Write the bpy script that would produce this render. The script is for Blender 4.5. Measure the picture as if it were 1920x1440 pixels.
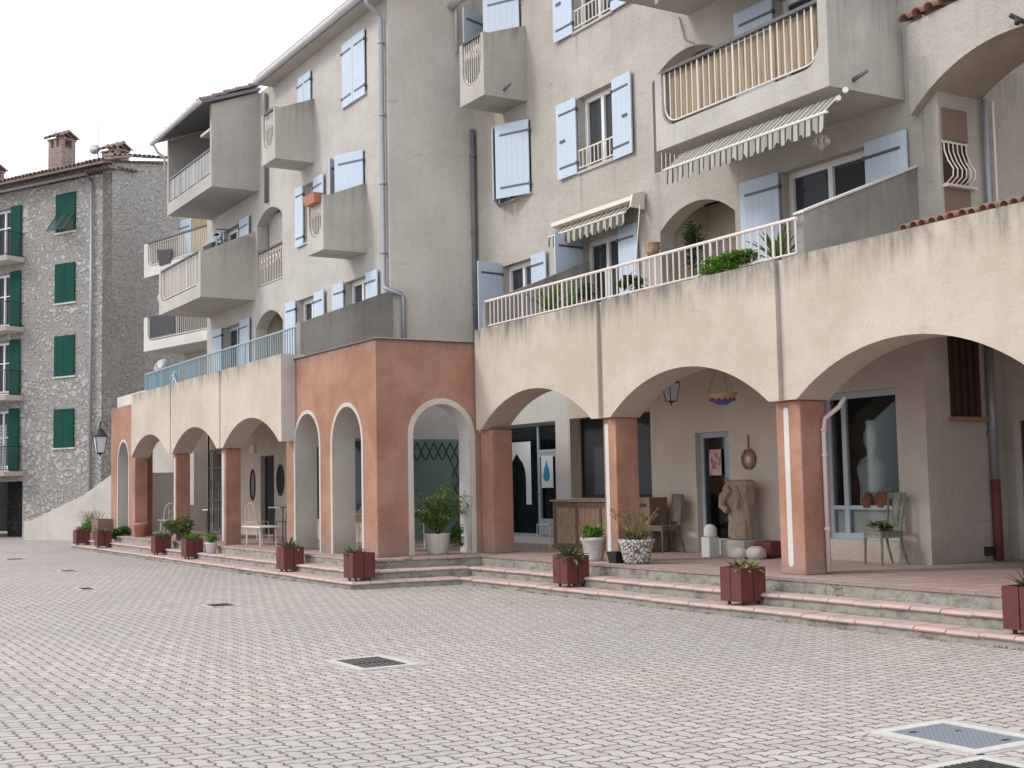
import bpy, bmesh, math, random
from mathutils import Vector, Matrix, Euler
from mathutils.geometry import tessellate_polygon
R = math.radians
PI = math.pi
rnd = random.Random(7)
for o in list(bpy.data.objects):
    bpy.data.objects.remove(o)
SC = bpy.context.scene
C = SC.collection

# ------------------------------------------------------------------ camera
F_PX, PIT, ROL, YAW = 2405.2257, 0.0789, -0.0199, 1.0332
cam = bpy.data.cameras.new('camera')
cam.sensor_width = 36.0
cam.lens = F_PX / 1920 * 36.0
cam.clip_start = 0.1
cam.clip_end = 2000
co = bpy.data.objects.new('camera', cam)
C.objects.link(co)
fwd = Vector((-math.sin(YAW) * math.cos(PIT), math.cos(YAW) * math.cos(PIT), math.sin(PIT)))
rgt = Vector((math.cos(YAW), math.sin(YAW), 0))
upv = rgt.cross(fwd)
# roll: image axes rotated by ROL
xr = rgt * math.cos(ROL) + upv * math.sin(ROL)
yr = -rgt * math.sin(ROL) + upv * math.cos(ROL)
m = Matrix((xr, yr, -fwd)).transposed().to_4x4()
m.translation = Vector((0, 0, 1.6))
co.matrix_world = m
SC.camera = co

# ------------------------------------------------------------------ world, sun, exposure
SUN_EL, SUN_DIR = R(37), Vector((0.40, 1.0, 0))
w = bpy.data.worlds.new('World')
SC.world = w
w.use_nodes = True
nt = w.node_tree
nt.nodes.clear()
wo = nt.nodes.new('ShaderNodeOutputWorld')
bg = nt.nodes.new('ShaderNodeBackground')
sky = nt.nodes.new('ShaderNodeTexSky')
sky.sky_type = 'NISHITA'
sky.sun_disc = False
sky.sun_elevation = SUN_EL
sky.sun_rotation = math.atan2(-SUN_DIR.x, -SUN_DIR.y)
mix = nt.nodes.new('ShaderNodeMixRGB')
mix.inputs[0].default_value = 0.9
mix.inputs[2].default_value = (8.7, 9.0, 9.35, 1)      # bright overcast cloud layer over the whole sky
nt.links.new(sky.outputs[0], mix.inputs[1])
nt.links.new(mix.outputs[0], bg.inputs[0])
bg.inputs[1].default_value = 0.13
nt.links.new(bg.outputs[0], wo.inputs[0])
sl = bpy.data.lights.new('sun', 'SUN')
sl.energy = 1.1
sl.angle = R(12)
sl.color = (1.0, 0.94, 0.86)
so = bpy.data.objects.new('sun', sl)
C.objects.link(so)
so.location = (-10, -20, 30)
sd = Vector((SUN_DIR.x, SUN_DIR.y, -math.tan(SUN_EL) * SUN_DIR.length)).normalized()
so.rotation_euler = sd.to_track_quat('-Z', 'Y').to_euler()
SC.view_settings.view_transform = 'Standard'
SC.view_settings.look = 'None'
SC.view_settings.exposure = 0.5
SC.view_settings.gamma = 1.0
SC.cycles.max_bounces = 8
SC.cycles.diffuse_bounces = 5

# ------------------------------------------------------------------ node helpers
class NT:
    def __init__(s, name):
        s.m = bpy.data.materials.new(name)
        s.m.use_nodes = True
        s.t = s.m.node_tree
        s.t.nodes.clear()
        s.out = s.t.nodes.new('ShaderNodeOutputMaterial')
    def n(s, typ, ins=None, **props):
        nd = s.t.nodes.new('ShaderNode' + typ)
        for k, v in props.items():
            setattr(nd, k, v)
        for k, v in (ins or {}).items():
            if isinstance(v, bpy.types.NodeSocket):
                s.t.links.new(v, nd.inputs[k])
            else:
                nd.inputs[k].default_value = v
        return nd
    def math(s, op, a, b=0.0, c=0.0, clamp=False):
        return s.n('Math', {0: a, 1: b, 2: c}, operation=op, use_clamp=clamp).outputs[0]
    def mix(s, f, a, b, bt='MIX'):
        return s.n('MixRGB', {0: f, 1: a, 2: b}, blend_type=bt).outputs[0]
    def ramp(s, v, a, b, c=0.0, d=1.0):
        return s.n('MapRange', {0: v, 1: a, 2: b, 3: c, 4: d}, interpolation_type='SMOOTHSTEP').outputs[0]
    def pos(s):
        return s.n('NewGeometry').outputs['Position']
    def scale(s, v, sc):
        return s.n('VectorMath', {0: v, 1: sc}, operation='MULTIPLY').outputs[0]
    def noise(s, v, scale, det=4, rough=0.6, dist=0.0):
        return s.n('TexNoise', {'Vector': v, 'Scale': scale, 'Detail': det, 'Roughness': rough, 'Distortion': dist}).outputs['Fac']
    def fin(s, col, rough=0.8, h=None, bs=0.3, bd=0.01, **kw):
        ins = {'Base Color': col, 'Roughness': rough}
        ins.update(kw)
        if h is not None:
            ins['Normal'] = s.n('Bump', {'Height': h, 'Strength': bs, 'Distance': bd}).outputs[0]
        b = s.n('BsdfPrincipled', ins)
        s.t.links.new(b.outputs[0], s.out.inputs[0])
        return s.m

def c4(c, k=1.0):
    return (c[0] * k, c[1] * k, c[2] * k, 1)

def plain(name, col, rough=0.6, var=0.12, scale=6.0, metal=0.0, bump=0.0, bscale=60, spec=.4):
    t = NT(name)
    p = t.pos()
    n = t.noise(p, scale)
    cc = t.mix(n, c4(col, 1 - var), c4(col, 1 + var))
    h = t.noise(p, bscale, 3) if bump else None
    return t.fin(cc, rough, h, bump, 0.01, Metallic=metal, **{'Specular IOR Level': spec})

def stucco(name, col, bump=0.5, bsc=45, stain=0.35, tops=(), blotch=0.1, tint=None, base_dirt=None, drips=()):
    """render with blotches, faint vertical runs, and dark runs hanging from the given top heights"""
    t = NT(name)
    p = t.pos()
    big = t.noise(p, 0.7, 5, 0.65)
    mid = t.noise(p, 3.0, 5, 0.7)
    cc = t.mix(t.ramp(big, .35, .65), c4(col, 1 - blotch), c4(tint or col, 1 + blotch * .6))
    cc = t.mix(t.math('MULTIPLY', t.ramp(mid, .4, .75), .25), cc, c4(col, .82))
    runs = t.noise(t.scale(p, (5.5, 5.5, 0.22)), 1.0, 5, 0.7)
    runm = t.ramp(runs, .52, .78)
    cc = t.mix(t.math('MULTIPLY', runm, stain * .45), cc, (.23, .22, .2, 1))
    if tops:
        z = t.n('SeparateXYZ', {0: p}).outputs[2]
        r2 = t.noise(t.scale(p, (7, 7, 0.5)), 1.0, 4, 0.65)
        acc = None
        for (zt, ln, amt) in tops:
            wob = t.math('ADD', z, t.math('MULTIPLY', t.math('SUBTRACT', r2, .5), ln * 1.6))
            d = t.n('MapRange', {0: wob, 1: zt - ln, 2: zt, 3: 0.0, 4: 1.0}, clamp=True).outputs[0]
            d = t.math('POWER', d, 1.6)
            lim = t.math('LESS_THAN', z, zt + .03)
            d = t.math('MULTIPLY', t.math('MULTIPLY', d, lim), amt)
            acc = d if acc is None else t.math('MAXIMUM', acc, d)
        patch = t.ramp(t.noise(t.scale(p, (2.2, 2.2, .8)), 1.0, 5, .7), .3, .62)
        acc = t.math('MULTIPLY', acc, patch)
        cc = t.mix(acc, cc, (.13, .125, .12, 1))
    if drips:
        sp = t.n('SeparateXYZ', {0: p})
        fine = t.noise(t.scale(p, (16, 16, .8)), 1.0, 4, .7)
        for (ax, c0, wd, zt, ln, amt) in drips:
            dx = t.math('ABSOLUTE', t.math('SUBTRACT', t.math('ADD', sp.outputs[ax], t.math('MULTIPLY', t.math('SUBTRACT', mid, .5), .12)), c0))
            a_ = t.math('MULTIPLY', t.ramp(dx, wd, wd * .25), t.math('LESS_THAN', sp.outputs[2], zt))
            b_ = t.n('MapRange', {0: sp.outputs[2], 1: zt - ln, 2: zt, 3: 0.0, 4: 1.0}, clamp=True).outputs[0]
            a_ = t.math('MULTIPLY', t.math('MULTIPLY', a_, b_), t.math('MULTIPLY', t.ramp(fine, .35, .7), amt))
            cc = t.mix(a_, cc, (.15, .14, .13, 1))
    if base_dirt:
        z2 = t.n('SeparateXYZ', {0: p}).outputs[2]
        d = t.n('MapRange', {0: t.math('ADD', z2, t.math('MULTIPLY', mid, -.35)), 1: base_dirt + .35, 2: base_dirt - .15, 3: 0, 4: .55}, clamp=True).outputs[0]
        cc = t.mix(d, cc, (.24, .2, .18, 1))
    speck = t.ramp(t.noise(p, 26, 3), .60, .72)
    cc = t.mix(t.math('MULTIPLY', speck, .30), cc, c4(col, .45))
    sm = t.noise(t.scale(p, (1.0, 1.0, 3.2)), .9, 7, .72, 1.2)
    cc = t.mix(t.math('MULTIPLY', t.ramp(sm, .60, .70), .22 + stain * .2), cc, c4(col, .55))
    h1 = t.noise(p, bsc, 6, .7)
    h2 = t.noise(p, bsc * .25, 4, .6)
    h = t.math('ADD', t.math('MULTIPLY', h1, .6), h2)
    return t.fin(cc, .95, h, bump, .025, **{'Specular IOR Level': .2})

M = {}
M['cream'] = stucco('cream_render', (.49, .42, .335), .28, 30, .4, [(4.42, .55, 1.0)], .08, (.505, .445, .375))
M['soffit'] = stucco('arch_soffit', (.47, .405, .34), .2, 30, .1)
M['beige'] = stucco('beige_roughcast', (.44, .40, .355), .9, 36, .65, [], .10, (.45, .415, .38), None, [(0, -20.3, .09, 7.6, 1.0, .6), (0, -19.2, .10, 7.6, .8, .5), (0, -20.35, .1, 10.4, .9, .6), (0, -19.15, .1, 10.4, .9, .5), (0, -23.2, .12, 7.6, .8, .5), (0, -22.3, .1, 7.6, 1.0, .5), (0, -22.3, .25, 9.6, 1.1, .45), (0, -17.9, .15, 7.05, 1.0, .4), (0, -11.85, .2, 6.6, 1.3, .55), (0, -11.8, .3, 7.3, .9, .5), (0, -10.2, .25, 7.3, 1.2, .5)])
M['grey_wall'] = stucco('grey_roughcast', (.57, .52, .47), .7, 30, .4, [], .07, (.575, .53, .485))
M['parapet'] = stucco('balcony_render', (.45, .425, .385), .6, 40, .6, [(8.4, .8, .6), (11.3, .9, .7)], .1, None, None, [(1, 12.55, .28, 8.3, 1.5, .55), (1, 13.1, .12, 8.4, 1.3, .35), (1, 12.95, .05, 11.1, 1.5, .8), (1, 10.8, .1, 8.2, 1.2, .5), (1, 11.2, .07, 11.0, 1.3, .5)])
M['parapet_end'] = stucco('dirty_parapet_render', (.27, .255, .235), .5, 36, .9, [(5.9, 1.5, .75)], .2)
M['rust'] = stucco('rust_ochre_render', (.33, .17, .115), .45, 26, .35, [(4.2, .35, .7)], .13, (.36, .205, .15), .42)
M['pillar'] = stucco('rust_pillar_paint', (.335, .175, .12), .35, 24, .25, [], .16, (.39, .22, .16), .42)
M['trim'] = stucco('pale_arch_trim', (.52, .47, .42), .3, 40, .4, [], .12)
M['jamb'] = stucco('grey_jamb', (.47, .44, .40), .3, 30, .5, [], .12, None, .42)
M['white_band'] = stucco('white_wall', (.57, .55, .53), .2, 30, .3, [], .08)
M['inner'] = stucco('arcade_wall', (.56, .49, .41), .3, 30, .2, [], .08)
M['concrete'] = stucco('stair_wall_render', (.49, .45, .41), .3, 20, .4, [], .1, None, .0)
M['shutter'] = plain('pale_blue_paint', (.46, .535, .64), .6, .10, 1.8)
M['strap'] = plain('dark_grey_iron', (.09, .095, .11), .5)
M['frame'] = plain('white_frame', (.70, .70, .70), .4, .04)
M['frame_grey'] = plain('grey_blue_frame', (.33, .37, .42), .4, .06)
M['rail_cream'] = plain('cream_painted_iron', (.68, .62, .56), .45, .06)
M['rail_pink'] = plain('pale_painted_iron', (.66, .58, .55), .45, .08)
M['rail_blue'] = plain('blue_grey_painted_iron', (.25, .34, .39), .45, .1)
M['rail_dark'] = plain('dark_handrail', (.10, .095, .10), .6)
M['iron'] = plain('black_iron', (.025, .026, .028), .5)
M['zinc'] = plain('zinc_pipe', (.30, .315, .34), .45, .15, 4, .4)
M['zinc_dark'] = plain('dark_zinc_pipe', (.15, .15, .165), .55, .15, 4)
M['gutter'] = plain('grey_gutter', (.52, .51, .52), .5, .08)
M['pvc'] = plain('pale_pink_pipe', (.60, .50, .45), .5, .06)
M['redpipe'] = plain('red_pipe', (.15, .045, .04), .7, .2)
M['green'] = plain('green_shutter_paint', (.007, .060, .046), .8, .35, 2, spec=.12)
M['green_edge'] = plain('green_lath', (.03, .12, .095), .7, .1)
M['planter'] = plain('red_brown_painted_wood', (.105, .026, .022), .65, .4, 6)
M['planter_dark'] = plain('dark_joint', (.02, .01, .01), .8)
M['soil'] = plain('soil', (.05, .035, .025), .95, .3, 20)
M['pot_white'] = plain('weathered_white_pot', (.50, .48, .45), .8, .3, 14, bump=.4)
M['pot_terra'] = plain('terracotta', (.42, .19, .12), .8, .15, 10)
M['pot_black'] = plain('black_plastic', (.015, .015, .016), .5)
M['bucket'] = plain('white_bucket', (.62, .66, .70), .4, .05)
M['screen'] = plain('dark_mesh_cloth', (.06, .06, .07), .9, .2, 8)
M['whiteblock'] = plain('white_block', (.50, .50, .49), .8, .1)
M['rock'] = plain('pale_rock', (.42, .38, .34), .9, .35, 12, bump=.5, bscale=20)
M['canvas'] = plain('pale_canvas', (.55, .50, .46), .9, .1)
M['brown'] = plain('dark_brown_wood', (.055, .025, .018), .6, .25, 6)
M['brown_panel'] = plain('brown_render', (.20, .13, .10), .85, .15, 3)
M['dish'] = plain('dish_grey', (.50, .50, .52), .5, .05)
M['rubber'] = plain('black_rubber', (.02, .02, .02), .7)
M['bluething'] = plain('blue_cloth', (.02, .16, .38), .8)

def leafmat(name, a, b, rough=.5):
    t = NT(name)
    p = t.pos()
    n = t.noise(p, 9, 3)
    cc = t.mix(t.ramp(n, .35, .65), c4(a), c4(b))
    b1 = t.n('BsdfPrincipled', {'Base Color': cc, 'Roughness': rough})
    tr = t.n('BsdfTranslucent', {'Color': cc})
    mx = t.n('MixShader', {0: .25, 1: b1.outputs[0], 2: tr.outputs[0]})
    t.t.links.new(mx.outputs[0], t.out.inputs[0])
    return t.m
M['leaf'] = leafmat('leaf_green', (.06, .14, .02), (.14, .24, .04))
M['leaf_bright'] = leafmat('leaf_bright_green', (.08, .22, .02), (.19, .36, .05))
M['leaf_dark'] = leafmat('leaf_dark_green', (.02, .05, .015), (.06, .11, .03))
M['leaf_olive'] = leafmat('leaf_olive', (.12, .14, .05), (.24, .24, .10))
M['leaf_dry'] = leafmat('leaf_dry', (.20, .16, .06), (.38, .30, .12))
M['leaf_purple'] = leafmat('leaf_purple_green', (.05, .045, .03), (.11, .12, .05))
M['stem'] = plain('stem', (.12, .08, .04), .8)

# glass: dark room seen through a reflecting pane
def glassmat(name, tint, refl=.5, trans=.0):
    t = NT(name)
    fr = t.n('Fresnel', {'IOR': 1.45}).outputs[0]
    gl = t.n('BsdfGlossy', {'Color': (.8, .85, .9, 1), 'Roughness': .04})
    if trans:
        base = t.n('BsdfTransparent', {'Color': c4(tint)})
    else:
        base = t.n('BsdfDiffuse', {'Color': c4(tint)})
    mx = t.n('MixShader', {0: t.math('MULTIPLY', fr, refl), 1: base.outputs[0], 2: gl.outputs[0]})
    t.t.links.new(mx.outputs[0], t.out.inputs[0])
    return t.m
M['glass'] = glassmat('dark_window_glass', (.05, .056, .062), .3)
M['glass_shop'] = glassmat('shop_glass', (.62, .66, .66), .30, 1)
M['glass_bust'] = glassmat('clear_shop_glass', (.80, .83, .83), .12, 1)
M['glass_frost'] = glassmat('frosted_lamp_glass', (.62, .64, .66), .6)
M['room'] = plain('dark_room', (.13, .135, .135), .9, .5, 1.1)

def tiles_mat(name, col, grid, rowdir='y', dark=.16):
    t = NT(name)
    p = t.pos()
    s = t.n('SeparateXYZ', {0: p})
    v = t.n('CombineXYZ', {0: s.outputs[0], 1: s.outputs[1], 2: 0}).outputs[0]
    br = t.n('TexBrick', {'Vector': v, 'Color1': c4(col, .88), 'Color2': c4(col, 1.08), 'Mortar': c4(col, .45),
                          'Scale': 1.0, 'Mortar Size': .012, 'Mortar Smooth': .3, 'Brick Width': grid, 'Row Height': grid, 'Bias': 0.0}, offset=0.0)
    n = t.noise(p, 2.5, 6, .7)
    cc = t.mix(t.math('MULTIPLY', t.ramp(n, .4, .7), .45), br.outputs[0], (.26, .2, .18, 1))
    n2 = t.noise(p, 14, 4, .7)
    cc = t.mix(t.math('MULTIPLY', t.ramp(n2, .5, .7), .35), cc, c4(col, 1.15))
    h = t.math('SUBTRACT', t.noise(p, 40, 4), br.outputs['Fac'])
    return t.fin(cc, .75, h, .35, .006)
M['deck'] = tiles_mat('pink_terrace_tiles', (.40, .285, .25), .31)

def nosing_mat():
    t = NT('pink_nosing_tiles')
    p = t.pos()
    s = t.n('SeparateXYZ', {0: p})
    v = t.n('CombineXYZ', {0: t.math('ADD', s.outputs[0], t.math('MULTIPLY', s.outputs[1], .0)), 1: 0.13, 2: 0}).outputs[0]
    n = t.noise(p, 3.2, 6, .75)
    cc = t.mix(t.ramp(n, .42, .62), (.50, .35, .315, 1), (.40, .305, .28, 1))
    n2 = t.noise(p, 9, 5, .7)
    cc = t.mix(t.math('MULTIPLY', t.ramp(n2, .55, .75), .7), cc, (.36, .33, .29, 1))
    n3 = t.noise(p, 50, 3, .7)
    cc = t.mix(t.math('MULTIPLY', t.ramp(n3, .6, .75), .4), cc, (.2, .16, .14, 1))
    return t.fin(cc, .8, t.noise(p, 30, 5, .7), .5, .01)
M['nosing'] = nosing_mat()

def riser_mat():
    t = NT('worn_concrete_riser')
    p = t.pos()
    n = t.noise(t.scale(p, (1, 1, 1.6)), 4.5, 7, .75)
    cc = t.mix(t.ramp(n, .42, .72), (.33, .305, .27, 1), (.13, .115, .10, 1))
    vor = t.n('TexVoronoi', {'Vector': p, 'Scale': 7.0}, feature='DISTANCE_TO_EDGE').outputs[0]
    cc = t.mix(t.math('MULTIPLY', t.ramp(vor, .05, 0), t.ramp(t.noise(p, .9, 4), .56, .66)), cc, (.06, .055, .05, 1))
    moss = t.ramp(t.noise(p, 2.3, 4), .58, .7)
    cc = t.mix(t.math('MULTIPLY', moss, .4), cc, (.17, .18, .08, 1))
    h = t.math('ADD', t.noise(p, 14, 6, .7), t.math('MULTIPLY', t.ramp(vor, 0, .08), .12))
    return t.fin(cc, .95, h, 1.0, .02)
M['riser'] = riser_mat()

def paver_mat():
    """90 degree herringbone of 2:1 concrete blocks with zigzag sides"""
    t = NT('interlocking_paving_blocks')
    p = t.pos()
    s = t.n('SeparateXYZ', {0: p})
    A = .1135
    w1 = t.math('MULTIPLY', t.math('SUBTRACT', t.noise(p, .3, 2), .5), .12)
    w2 = t.math('MULTIPLY', t.math('SUBTRACT', t.noise(t.scale(p, (1, 1.3, 1)), .37, 2), .5), .12)
    x = t.math('DIVIDE', t.math('ADD', s.outputs[0], w1), A)
    y = t.math('DIVIDE', t.math('ADD', s.outputs[1], w2), A)
    tx = t.math('PINGPONG', x, .5); ty = t.math('PINGPONG', y, .5)
    X = t.math('ADD', x, t.math('MULTIPLY', ty, .42)); Y = t.math('ADD', y, t.math('MULTIPLY', tx, -.42))
    i = t.math('FLOOR', X); j = t.math('FLOOR', Y)
    fx = t.math('SUBTRACT', X, i); fy = t.math('SUBTRACT', Y, j)
    k = t.math('FLOORED_MODULO', t.math('SUBTRACT', i, j), 4.0)
    eq = [t.math('COMPARE', k, float(q), .4) for q in range(4)]
    eL = t.math('MULTIPLY_ADD', eq[1], 10.0, fx); eR = t.math('MULTIPLY_ADD', eq[0], 10.0, t.math('SUBTRACT', 1.0, fx))
    eB = t.math('MULTIPLY_ADD', eq[2], 10.0, fy); eT = t.math('MULTIPLY_ADD', eq[3], 10.0, t.math('SUBTRACT', 1.0, fy))
    d = t.math('MINIMUM', t.math('MINIMUM', eL, eR), t.math('MINIMUM', eB, eT))
    bi = t.math('SUBTRACT', i, eq[1]); bj = t.math('SUBTRACT', j, eq[2])
    wn = t.n('TexWhiteNoise', {'Vector': t.n('CombineXYZ', {0: bi, 1: bj, 2: 0}).outputs[0]})
    r = wn.outputs[0]
    hue = t.n('SeparateColor', {0: wn.outputs[1]}).outputs[1]
    c = t.mix(r, (.405, .345, .322, 1), (.50, .438, .410, 1))
    c = t.mix(t.math('MULTIPLY', t.ramp(hue, .6, .9), .5), c, (.475, .455, .415, 1))
    c = t.mix(t.math('MULTIPLY', t.ramp(hue, .12, .0), .6), c, (.37, .34, .34, 1))
    big = t.noise(p, .22, 6, .62)
    c = t.mix(t.math('MULTIPLY', t.ramp(big, .40, .66), .6), c, (.36, .34, .33, 1))
    warm = t.ramp(t.noise(p, .5, 5, .62), .56, .74)
    c = t.mix(t.math('MULTIPLY', warm, .4), c, (.50, .40, .32, 1))
    stain = t.ramp(t.noise(p, 2.4, 6, .7), .62, .74)
    c = t.mix(t.math('MULTIPLY', stain, .35), c, (.24, .22, .205, 1))
    grit = t.noise(p, 120, 3, .8)
    c = t.mix(t.math('MULTIPLY', t.ramp(grit, .42, .72), .42), c, (.22, .20, .19, 1))
    moss = t.ramp(t.noise(p, 1.3, 5, .7), .56, .72)
    mort = t.mix(moss, (.13, .105, .095, 1), (.15, .15, .085, 1))
    jw = t.math('MULTIPLY_ADD', t.noise(p, 6, 3), .07, .025)
    j_ = t.ramp(t.math('SUBTRACT', d, jw), .045, -.01)
    c = t.mix(j_, c, mort)
    h = t.math('ADD', t.math('MULTIPLY', grit, .22), t.ramp(d, 0.0, .16))
    h = t.math('ADD', h, t.math('MULTIPLY', r, .3))
    h = t.math('ADD', h, t.math('MULTIPLY', t.noise(p, 2.0, 3), .6))
    return t.fin(c, .88, h, .75, .008)
M['paver'] = paver_mat()

def rubble_mat(name, sx, stone_a, stone_b, mortar, sc=3.6, edge=.05, cover=.5):
    """round field stones of mixed size bedded in wide mortar"""
    t = NT(name)
    p = t.pos()
    v = t.n('VectorMath', {0: t.scale(p, (1, 1, 1.3)), 1: t.scale(t.n('TexNoise', {'Vector': p, 'Scale': 4.0, 'Detail': 3.0}).outputs['Color'], (.34, .34, .34))}, operation='ADD').outputs[0]
    cl = t.n('TexVoronoi', {'Vector': v, 'Scale': sc, 'Randomness': .9})
    dist = cl.outputs['Distance']
    cc = t.n('SeparateColor', {0: cl.outputs['Color']})
    cr = cc.outputs[0]; cs = cc.outputs[1]
    big = t.noise(p, .5, 5, .65)
    rad = t.math('SUBTRACT', t.math('MULTIPLY_ADD', cs, .26, .50), t.math('MULTIPLY', t.ramp(big, .36, .66), cover * .5))
    rad = t.math('SUBTRACT', rad, edge)
    dn = t.math('ADD', dist, t.math('MULTIPLY', t.math('SUBTRACT', t.noise(p, 11, 4), .5), .14))
    msk = t.ramp(t.math('SUBTRACT', rad, dn), -.03, .12)
    stone = t.mix(cr, c4(stone_a), c4(stone_b))
    stone = t.mix(t.math('MULTIPLY', t.noise(p, 16, 5), .45), stone, c4(stone_a, .65))
    mt = t.mix(t.noise(p, 2.2, 6, .75), c4(mortar, .72), c4(mortar, 1.2))
    c = t.mix(msk, mt, stone)
    rim = t.ramp(t.math('ABSOLUTE', t.math('SUBTRACT', dn, rad)), .05, .0)
    c = t.mix(t.math('MULTIPLY', rim, .35), c, c4(mortar, .4))
    h = t.math('ADD', t.math('MULTIPLY', msk, 1.0), t.math('MULTIPLY', t.noise(p, 13, 6, .7), 1.1))
    return t.fin(c, .95, h, 1.0, .06, **{'Specular IOR Level': .15})
M['stone'] = rubble_mat('rubble_stone_wall', 1, (.38, .365, .35), (.57, .55, .53), (.335, .315, .30), 5.0, .02, .45)
M['stone_side'] = rubble_mat('mortared_side_wall', 1, (.42, .40, .38), (.50, .48, .46), (.38, .36, .34), 6.0, .05, .5)
M['stone_shaded'] = rubble_mat('shaded_garage_stone', 1, (.06, .06, .06), (.10, .10, .10), (.045, .045, .045), 3)  # rubble stone with the garage shadow darkened into its colours

def canal_mat():
    t = NT('roof_tile_clay')
    p = t.pos()
    c = t.mix(t.noise(p, 5, 5, .7), (.22, .10, .075, 1), (.34, .185, .14, 1))
    c = t.mix(t.ramp(t.noise(p, 12, 4), .5, .68), c, (.20, .17, .15, 1))
    return t.fin(c, .85, t.noise(p, 30), .4)
M['tile'] = canal_mat()
def tile_dark():
    t = NT('weathered_roof_tile')
    p = t.pos()
    c = t.mix(t.noise(p, 6, 5, .7), (.14, .10, .09, 1), (.30, .22, .19, 1))
    return t.fin(c, .9, t.noise(p, 30), .4)
M['tile_dark'] = tile_dark()
def brick_mat():
    t = NT('chimney_brick')
    p = t.pos()
    s = t.n('SeparateXYZ', {0: p})
    v = t.n('CombineXYZ', {0: t.math('ADD', s.outputs[0], s.outputs[1]), 1: s.outputs[2], 2: 0}).outputs[0]
    br = t.n('TexBrick', {'Vector': v, 'Color1': (.17, .09, .07, 1), 'Color2': (.27, .18, .15, 1), 'Mortar': (.28, .25, .23, 1),
                          'Scale': 1.0, 'Mortar Size': .012, 'Brick Width': .24, 'Row Height': .07})
    return t.fin(br.outputs[0], .9)
M['brick'] = brick_mat()

def wood_mat(name, a, b, sc=(30, 30, 2.0)):
    t = NT(name)
    p = t.pos()
    n = t.noise(t.scale(p, sc), 1.0, 5, .7, .6)
    c = t.mix(t.ramp(n, .3, .7), c4(a), c4(b))
    return t.fin(c, .75, n, .3, .01)
M['wood'] = wood_mat('worn_wood', (.10, .06, .04), (.24, .15, .10))
M['wood_light'] = wood_mat('carved_counter_wood', (.22, .135, .085), (.48, .33, .23), (26, 26, 5))
M['wood_green'] = wood_mat('flaking_green_grey_wood', (.07, .075, .06), (.25, .25, .20))
M['cane'] = wood_mat('cane_screening', (.15, .105, .06), (.42, .33, .22), (55, 55, .8))
M['grey_board'] = wood_mat('weathered_grey_boards', (.20, .195, .20), (.40, .39, .39), (9, 9, .5))
M['oldstone'] = plain('carved_old_stone', (.30, .225, .175), .95, .45, 13, bump=1.0, bscale=16, spec=.1)
M['dark_edge'] = plain('dark_weathered_edge', (.10, .09, .08), .95, .4, 5, spec=.1)
M['chairwood'] = wood_mat('dull_chair_wood', (.07, .06, .05), (.17, .15, .12))
M['far_shade'] = plain('balcony_shade_grey', (.15, .145, .14), .9, .3, 4)  # shade inside the upper wing balcony, painted as a flat grey
M['apron'] = plain('patched_concrete', (.40, .375, .355), .9, .35, 7, bump=.5, bscale=40)
M['blind'] = wood_mat('grey_roller_blind', (.30, .27, .25), (.36, .33, .31), (1, 1, 3))

def stripe_mat():
    t = NT('striped_awning_canvas')
    p = t.pos()
    x = t.n('SeparateXYZ', {0: p}).outputs[0]
    f = t.math('FRACT', t.math('DIVIDE', x, .25))
    a = t.math('LESS_THAN', t.math('ABSOLUTE', t.math('SUBTRACT', f, .5)), .075)
    b = t.math('LESS_THAN', f, .13)
    c = t.math('MULTIPLY', t.math('GREATER_THAN', f, .55), t.math('GREATER_THAN', t.math('FRACT', t.math('MULTIPLY', f, 11)), .55))
    col = t.mix(t.math('MULTIPLY', c, .8), (.38, .36, .32, 1), (.13, .10, .075, 1))
    col = t.mix(t.math('MAXIMUM', a, b), col, (.05, .05, .048, 1))
    return t.fin(col, .9)
M['stripe'] = stripe_mat()
def stripe2():
    t = NT('grey_cream_awning_canvas')
    p = t.pos()
    x = t.n('SeparateXYZ', {0: p}).outputs[0]
    f = t.math('FRACT', t.math('DIVIDE', x, .20))
    col = t.mix(t.math('GREATER_THAN', f, .42), (.38, .36, .30, 1), (.09, .08, .07, 1))
    return t.fin(col, .9)
M['stripe2'] = stripe2()

def plate_mat():
    t = NT('ribbed_steel_cover')
    p = t.pos()
    s = t.n('SeparateXYZ', {0: p})
    a = t.math('PINGPONG', t.math('ADD', s.outputs[0], s.outputs[1]), .02)
    b = t.math('PINGPONG', s.outputs[0], .03)
    h = t.math('ADD', t.math('MULTIPLY', a, 20), t.math('MULTIPLY', b, 12))
    c = t.mix(h, (.17, .19, .225, 1), (.30, .33, .38, 1))
    return t.fin(c, .55, h, .6, .006, Metallic=.3)
M['plate'] = plate_mat()
def poster_mat():
    t = NT('pinkish_poster')
    p = t.pos()
    n = t.noise(t.scale(p, (1, 1, .7)), 17, 3, .6)
    c = t.mix(t.ramp(n, .48, .56), (.52, .36, .36, 1), (.30, .11, .11, 1))
    return t.fin(c, .8)
M['poster'] = poster_mat()
M['paper'] = plain('white_paper', (.62, .66, .70), .7, .02)
M['blueink'] = plain('blue_ink', (.02, .22, .42), .6, .2, 20)
M['bust'] = plain('white_plaster', (.34, .34, .33), .7, .1)
M['orange'] = plain('orange_cloth', (.14, .05, .025), .8, .6, 14)
M['blue_curtain'] = plain('mottled_blue_curtain', (.16, .20, .28), .9, .6, 25)
M['screen_green'] = plain('green_glass_screen', (.15, .235, .215), .6, .6, 1.1)
M['trellis_green'] = plain('dark_green_trellis', (.02, .05, .045), .6)
M['bowl'] = plain('painted_bowl', (.50, .30, .16), .5, .4, 30)
M['bowl_blue'] = plain('blue_glaze', (.08, .09, .32), .4, .3, 20)
M['aqua'] = plain('aqua_panel', (.13, .30, .40), .6, .2, 5)

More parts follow.
